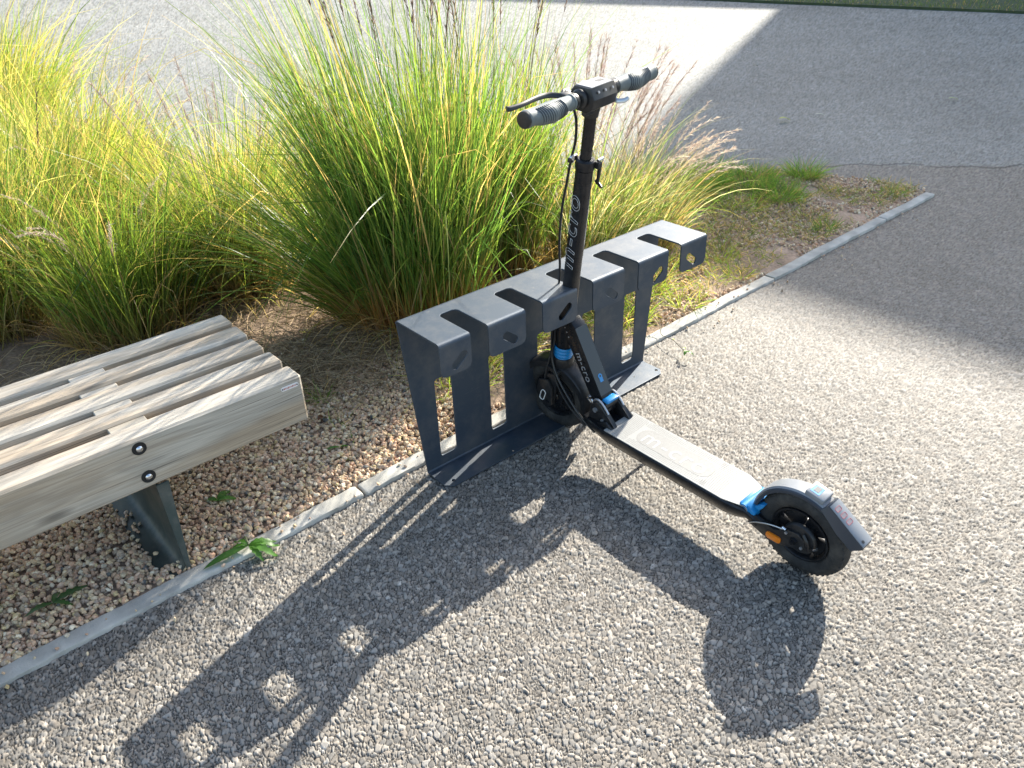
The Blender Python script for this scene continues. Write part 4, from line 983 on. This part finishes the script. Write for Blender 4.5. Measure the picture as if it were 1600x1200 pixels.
# low grass tufts and weeds
def tuft(name, label, cat, u, v, r, n, L, pal, wid=.003, group=None, spread=(10, 55), droop=(10, 70), lowdry=.15):
    x, y = W(u, v); z0 = float(bed_h(np.array(u), np.array(v)))
    rr = r*np.sqrt(rng.random(n)); a = rng.uniform(0, 2*math.pi, n); base = np.stack([rr*np.cos(a), rr*np.sin(a), np.zeros(n)], 1)
    th0 = np.radians(rng.uniform(*spread, n)); th1 = th0+np.radians(rng.uniform(*droop, n)); az = a+rng.normal(0, .8, n)
    V, F, P = ribbons(base, az, th0, th1, L*rng.uniform(.4, 1.1, n), wid*rng.uniform(.6, 1.2, n), 5, 1.3, rng.normal(0, .4, n))
    o = link(name, np_mesh(name, V, F, blade_cols(n, 5, pal, (.16, .16, .05), lowdry), smooth=True), M_grass); o.location = (x, y, z0-.004)
    return props(o, label, cat, group)
LG = [(.09, .19, .03), (.13, .25, .04), (.18, .29, .05), (.07, .15, .03)]
G = 'short green grass tufts along the far end of the bed'
tuft('grass_tuft', 'broad bright green tuft at foot of the silvery clump', 'grass tuft', 2.55, -1.12, .20, 1100, .26, LG, .0032, G)
tuft('grass_tuft', 'long flopping green tuft against the road, next to the silvery clump', 'grass tuft', 2.85, -1.16, .18, 900, .22, LG, .0032, G)
tuft('grass_tuft', 'green tuft halfway along the far edge of the bed', 'grass tuft', 3.08, -.98, .18, 900, .15, LG, .003, G)
tuft('grass_tuft', 'small dense green tuft with a stone beside it near the far edge', 'grass tuft', 3.02, -.70, .13, 600, .13, LG, .003, G)
tuft('grass_tuft', 'pointed green tuft sticking up over the dark road edge', 'grass tuft', 3.42, -.78, .08, 320, .17, LG, .003, G)
tuft('grass_tuft', 'sparse dull tuft just behind the far tip of the kerb', 'grass tuft', 3.5, -.27, .06, 90, .09, LG, .0026, G)
tuft('grass_tuft', 'small tuft beside the kerb near its far end', 'grass tuft', 2.75, -.25, .05, 110, .10, LG, .0026, G)
G2 = 'sunlit weeds between the rack and the gravel'
BR = [(.16, .26, .03), (.22, .33, .04), (.28, .34, .07), (.12, .2, .03)]
for (u, v, r, n, L, lab) in [(2.05, -.95, .22, 700, .20, 'long green weeds between the silvery clump and the bare ground'), (2.75, -.80, .16, 420, .11, 'low green growth in front of the far tufts'), (1.35, -.75, .20, 520, .20, 'tangled green weeds behind the last rack tab'), (3.25, -1.02, .12, 260, .10, 'ragged low weeds fringing the road at the back of the bed'), (1.25, -.30, .12, 260, .17, 'bright weeds directly behind the rack right foot'), (1.50, -.42, .13, 260, .18, 'bright weed patch seen below the last rack tab'), (1.75, -.55, .13, 200, .14, 'low weeds right of the last rack tab'), (1.10, -.55, .14, 300, .20, 'weeds seen through the right slot of the rack panel'), (1.55, -.20, .07, 90, .13, 'thin weeds touching the kerb right of the rack'), (2.05, -.42, .10, 150, .10, 'patch of clover-like weeds midway along the bare ground'), (1.70, -.85, .15, 260, .20, 'yellowish weeds at the foot of the silvery grass'), (2.25, -.70, .10, 110, .08, 'flattened dull weeds in middle of the bare ground'), (.75, -.45, .14, 260, .22, 'weeds behind the middle of the rack'), (.45, -.35, .12, 180, .22, 'weeds seen left of the scooter front wheel through the rack'), (1.95, -.22, .06, 70, .08, 'tiny weeds beside the kerb joint')]:
    tuft('weed_patch', lab, 'weeds', u, v, r, n, L, BR, .0028, G2, spread=(5, 60), lowdry=.25)
for (u, v, n, L, lab) in [(-.02, -.42, 16, .10, 'little grass seedling in gravel left of the rack'), (.02, -.60, 40, .12, 'grassy weeds in gravel at the foot of the tall clump'), (-.17, -.60, 30, .10, 'small green weeds behind the end of the bench'), (-.13, -.22, 14, .035, 'tiny green sprout in gravel near kerb joint'), (-.05, -.30, 10, .05, 'single seedling among pink gravel')]:
    tuft('seedling', lab, 'weed', u, v, .03, n, L, LG, .003, 'green seedlings in the gravel')
# leafy plants
def leaf_poly(L, w_, teeth=0, K=8, bend=.5):
    s = np.linspace(0, 1, K+1); prof = np.sin(np.clip(s, 0, 1)*math.pi)**.75*(1-.25*s)
    if teeth: prof = prof*(1+.22*np.where(np.arange(K+1) % 2, 1, -1))
    prof[0] = .04; prof[-1] = .0
    x = L*s; z = L*bend*(s-1.0*s*s*1.6)
    A = np.stack([x, -w_*prof/2, z+.12*w_*prof], 1); M_ = np.stack([x, 0*x, z], 1); B = np.stack([x, w_*prof/2, z+.12*w_*prof], 1)
    V = np.stack([A, M_, B], 1).reshape(-1, 3); F = []
    for k in range(K):
        for j in (0, 1): F.append((3*k+j, 3*k+j+1, 3*k+j+4, 3*k+j+3))
    return V, np.array(F)
def leafy(name, label, cat, u, v, leaves, stemc=(.16, .13, .06), zoff=.012, group=None):
    x, y = W(u, v); t = thing(name, label, cat, (x, y, zoff), RY, group); 
    for (az, L, w_, bend, h, teeth, c) in leaves:
        V, F = leaf_poly(L, w_, teeth, 10, bend); a = R(az); rot = np.array([[math.cos(a), -math.sin(a), 0], [math.sin(a), math.cos(a), 0], [0, 0, 1]])
        V = V@rot.T; V[:, 2] += h
        V[:, 2] = np.maximum(V[:, 2], .002)
        cc = np.tile(np.array(c), (len(V), 1)); cc[1::3] *= 1.25
        link('leaf', np_mesh('leaf', V, F, cc, smooth=True), M_leaf, t)
    return t
gl = (.06, .15, .025); gl2 = (.08, .19, .035)
t = leafy('broadleaf_weed', 'broad leaved green weed sprawling from gravel over the kerb', 'weed', -.515, -.055, [(178, .13, .030, .10, .012, 0, (.05, .12, .03)), (-20, .075, .020, .5, .014, 1, gl), (-62, .095, .026, .35, .012, 1, gl2), (-85, .075, .020, .3, .012, 1, gl), (-35, .085, .022, .55, .012, 1, gl2), (110, .06, .016, .7, .012, 1, gl), (150, .06, .014, .6, .012, 1, gl)])
bm = bmesh.new(); tube(bm, [(0, .05, -.01), (.005, .03, .02), (0, 0, .014)], .0022, 6); bm_obj('stalk', bm, mat('weed_stalk', (.12, .14, .05), .6), t, True)
leafy('broadleaf_weed', 'bright two-leaved weed in gravel at the lower left edge', 'weed', -1.10, -.26, [(160, .075, .028, .5, .01, 0, gl2), (80, .06, .022, .7, .01, 0, gl), (220, .05, .018, .6, .01, 0, gl)])
leafy('broadleaf_weed', 'dull flat weed in gravel under the bench, left of its leg', 'weed', -.98, -.20, [(10, .09, .026, .2, .01, 1, (.04, .09, .03)), (170, .07, .022, .3, .01, 1, (.05, .1, .03)), (-40, .05, .016, .4, .01, 1, (.05, .11, .03)), (60, .05, .018, .4, .01, 0, (.05, .1, .03))])
leafy('broadleaf_weed', 'green leaves poking out below the bench right of its leg', 'weed', -.50, -.30, [(30, .07, .03, .4, .01, 0, gl), (-20, .06, .022, .5, .01, 0, gl2), (120, .05, .02, .5, .01, 0, gl)])
leafy('broadleaf_weed', 'single long green leaf lying on pink gravel before the rack', 'weed', -.09, -.29, [(150, .055, .014, .3, .008, 0, gl), (-20, .03, .01, .5, .008, 0, gl)])
leafy('broadleaf_weed', 'upright leafy weed at foot of the tall clump behind the bench', 'weed', -.14, -.72, [(80, .09, .022, 1.2, .02, 0, gl), (100, .08, .02, 1.3, .05, 0, gl2), (-30, .06, .02, 1.0, .01, 0, gl), (200, .05, .02, 1.0, .01, 0, gl)])
# creeper over the kerb right of the rack
x, y = W(1.30, -.10)
t = thing('creeper', 'thin wiry creeper trailing over the kerb right of rack with small leaves at its tip', 'creeper', (x, y, 0), RY)
bm = bmesh.new(); tube(bm, [(-.06, .20, .10), (-.02, .09, .07), (-.02, .02, .045), (-.06, -.03, .022), (-.075, -.10, .030), (-.09, -.155, .020), (-.105, -.19, .03)], .0013, 6); tube(bm, [(-.02, .02, .045), (.05, .03, .05), (.09, .06, .035)], .001, 6)
bm_obj('vine_stem', bm, mat('vine_stem', (.12, .10, .05), .7), t, True)
for (px, py, pz, az, L, c) in [(-.105, -.19, .03, 200, .028, gl2), (-.10, -.18, .03, 60, .024, (.3, .36, .12)), (-.105, -.19, .025, -70, .030, gl), (-.105, -.195, .03, 120, .02, (.4, .38, .2)), (-.075, -.10, .03, 20, .018, (.3, .34, .06)), (-.02, .02, .045, 80, .02, (.28, .34, .06))]:
    V, F = leaf_poly(L, L*.55, 0, 6, .5); a = R(az); rot = np.array([[math.cos(a), -math.sin(a), 0], [math.sin(a), math.cos(a), 0], [0, 0, 1]]); V = V@rot.T+np.array([px, py, pz])
    link('leaf', np_mesh('leaf', V, F, np.tile(np.array(c), (len(V), 1)), smooth=True), M_leaf, t)
# fallen leaves and bits on the road
def fallen(name, label, x, y, L, w_, c, az, bend=.3):
    V, F = leaf_poly(L, w_, 0, 8, bend); V[:, 2] += .004-V[:, 2].min()
    o = link(name, np_mesh(name, V, F, np.tile(np.array(c), (len(V), 1)), smooth=True), M_leaf); o.location = (x, y, 0); o.rotation_euler = (0, 0, R(az))
    props(o, label, 'leaf', 'fallen leaves lying on the road')
fallen('fallen_leaf', 'yellow green fallen leaf on the shaded road, nearest of three', 2.10, 6.15, .10, .05, (.22, .27, .05), 10)
fallen('fallen_leaf', 'pale thin fallen leaf right beside the yellow green one', 2.42, 6.27, .08, .025, (.30, .32, .30), -8)
fallen('fallen_leaf', 'small pale green fallen leaf farther right on shaded road', 3.62, 6.62, .09, .03, (.26, .32, .16), 5)
fallen('fallen_leaf', 'tiny dark fallen leaf high on the shaded road', 2.52, 8.35, .06, .04, (.05, .05, .04), 30)
fallen('fallen_leaf', 'curled brown dead leaf on gravel between bench and rack', *W(-.07, -.47), .045, .026, (.12, .05, .025), 60, .8)

# dry straw litter round the clumps
def litter():
    n = 9000; u = np.concatenate([rng.normal(.15, .42, n//2), rng.uniform(-1.6, 1.2, n-n//2)]); v = np.concatenate([rng.normal(-.82, .16, n//2), rng.uniform(-1.7, -.66, n-n//2)])
    ok = in_poly(u, v, BED) & (v < -.42); u, v = u[ok], v[ok]; n = len(u)
    x = R0[0]+RU[0]*u+RV[0]*v; y = R0[1]+RU[1]*u+RV[1]*v; z = bed_h(u, v)+rng.uniform(0, .03, n)
    V, F, P = ribbons(np.stack([x, y, z], 1), rng.uniform(0, 6.3, n), np.radians(rng.uniform(60, 92, n)), np.radians(rng.uniform(80, 110, n)), rng.uniform(.04, .20, n), np.full(n, .0028), 6, 1, rng.normal(0, 1.3, n))
    V[:, 2] = np.maximum(V[:, 2], .008)
    c = np.array([.36, .26, .15])*rng.uniform(.4, 1.3, (n, 1)); c = np.repeat(c, 14, 0)
    props(link('dry_litter', np_mesh('dry_litter', V, F, c), M_straw), 'dry straw and dead blades littering the soil around the grass clumps', 'dead grass', kind='stuff')
litter()
# moss and sparse turf along the thin ground at far end
def ground_cover():
    n = 16000; u = rng.uniform(.6, 3.7, n); v = rng.uniform(-1.5, -.12, n)
    ok = in_poly(u, v, BED) & (v < kerb_v(u)-.09) & (vnoise(u, v, .22, 61)+.25*vnoise(u, v, .07, 62) > .52); u, v = u[ok], v[ok]; n = len(u)
    x = R0[0]+RU[0]*u+RV[0]*v; y = R0[1]+RU[1]*u+RV[1]*v
    V, F, P = ribbons(np.stack([x, y, bed_h(u, v)], 1), rng.uniform(0, 6.3, n), np.radians(rng.uniform(0, 60, n)), np.radians(rng.uniform(40, 110, n)), rng.uniform(.02, .085, n), np.full(n, .0032), 4, 1)
    props(link('ground_cover', np_mesh('ground_cover', V, F, blade_cols(n, 4, [(.14, .2, .04), (.25, .24, .10), (.10, .16, .03), (.3, .24, .13)], (.12, .12, .05), .25)), M_grass), 'thin low growth creeping over the bare gravelly end of bed', 'ground cover', kind='stuff')
ground_cover()
# grass verge beyond the road
def verge():
    a = np.array([7.7, 10.75]); d = np.array([-.72, .565])*1.0; d /= np.linalg.norm(d); nrm = np.array([d[1], -d[0]]);
    if nrm@np.array([1, 1]) < 0: nrm = -nrm
    bm = bmesh.new(); p = [a-d*14, a+d*10, a+d*10+nrm*14, a-d*14+nrm*14]
    vs_ = [bm.verts.new((q[0], q[1], .03)) for q in p]; f = bm.faces.new(vs_)
    r_ = bmesh.ops.extrude_face_region(bm, geom=[f]); bmesh.ops.translate(bm, vec=(0, 0, -.1), verts=[v for v in r_['geom'] if isinstance(v, bmesh.types.BMVert)])
    props(bm_obj('verge_ground', bm, mat('verge_soil', (.05, .07, .03), .95, noise=.3, nscale=8)), kind='structure')
    n = 16000; s = rng.uniform(-9, 9, n); q = rng.uniform(0, 1, n)**1.5*4-.02
    x = a[0]+d[0]*s+nrm[0]*q; y = a[1]+d[1]*s+nrm[1]*q
    V, F, P = ribbons(np.stack([x, y, np.full(n, .025)], 1), rng.uniform(0, 6.3, n), np.radians(rng.uniform(0, 45, n)), np.radians(rng.uniform(20, 90, n)), rng.uniform(.03, .09, n), np.full(n, .006), 3, 1)
    props(link('verge_grass', np_mesh('verge_grass', V, F, blade_cols(n, 3, [(.07, .12, .03), (.09, .14, .04), (.12, .15, .05)], (.08, .08, .03), .15)), M_grass), 'mown grass verge on the far side of the shaded road', 'grass', kind='stuff')
verge()

# ------------------------------------------------------------------ building outside the frame whose shadow falls over the road
def building():
    h = 12.0; sh = h/math.tan(R(SEL)); S = np.array([math.cos(R(SAZ)), math.sin(R(SAZ))])
    Q = np.array([.2, 4.12]); T_ = np.array([4.05, 12.7]); T2 = np.array([-7.0, 19.4]); Rr = Q+14*np.array([.682, -.731])
    foot = [Q, Rr, Rr+26*S, T2+18*S, T2, T_]; foot = [p+S*sh for p in foot]
    t = thing('office_building', 'pale flat roofed building beyond the frame whose shade covers the road', 'building', (float(foot[0][0]), float(foot[0][1]), 0))
    o = foot[0]; bm = bmesh.new()
    b0 = [bm.verts.new((p[0]-o[0], p[1]-o[1], -.1)) for p in foot]; b1 = [bm.verts.new((p[0]-o[0], p[1]-o[1], h-.2)) for p in foot]
    n = len(foot)
    for i in range(n): bm.faces.new((b0[i], b0[(i+1) % n], b1[(i+1) % n], b1[i]))
    bm_obj('wall', bm, M_render, t)
    bm = bmesh.new(); a = [bm.verts.new((p[0]-o[0], p[1]-o[1], h-.2)) for p in foot]; b = [bm.verts.new((p[0]-o[0], p[1]-o[1], h)) for p in foot]
    bm.faces.new(a[::-1]); bm.faces.new(b)
    for i in range(n): bm.faces.new((a[i], a[(i+1) % n], b[(i+1) % n], b[i]))
    bm_obj('roof', bm, M_roof, t)
    for i in (0, 5, 4):
        p, q = foot[i], foot[(i+1) % n]; d = q-p; L = np.linalg.norm(d); d = d/L; nr = np.array([d[1], -d[0]])
        mid = (p+q)/2+nr*.5
        if in_poly(np.array([mid[0]]), np.array([mid[1]]), [tuple(f) for f in foot])[0]: nr = -nr
        m_ = int(L//3.4)
        for fl in range(3):
            for k in range(m_):
                c = p+d*(L*(k+.5)/m_)-o+nr*.02; z0 = 1.2+fl*3.7
                bm = bmesh.new(); Mx = Matrix(((d[0], nr[0], 0, c[0]), (d[1], nr[1], 0, c[1]), (0, 0, 1, z0), (0, 0, 0, 1)))
                box(bm, -.8, .8, -.04, .02, 0, 1.7); w_ = bm_obj('window', bm, M_glass, t, False, Mx)
                bm = bmesh.new(); box(bm, -.88, .88, -.05, .10, -.09, -.003); bm_obj('sill', bm, M_kerb, w_, False, Mx)
building()
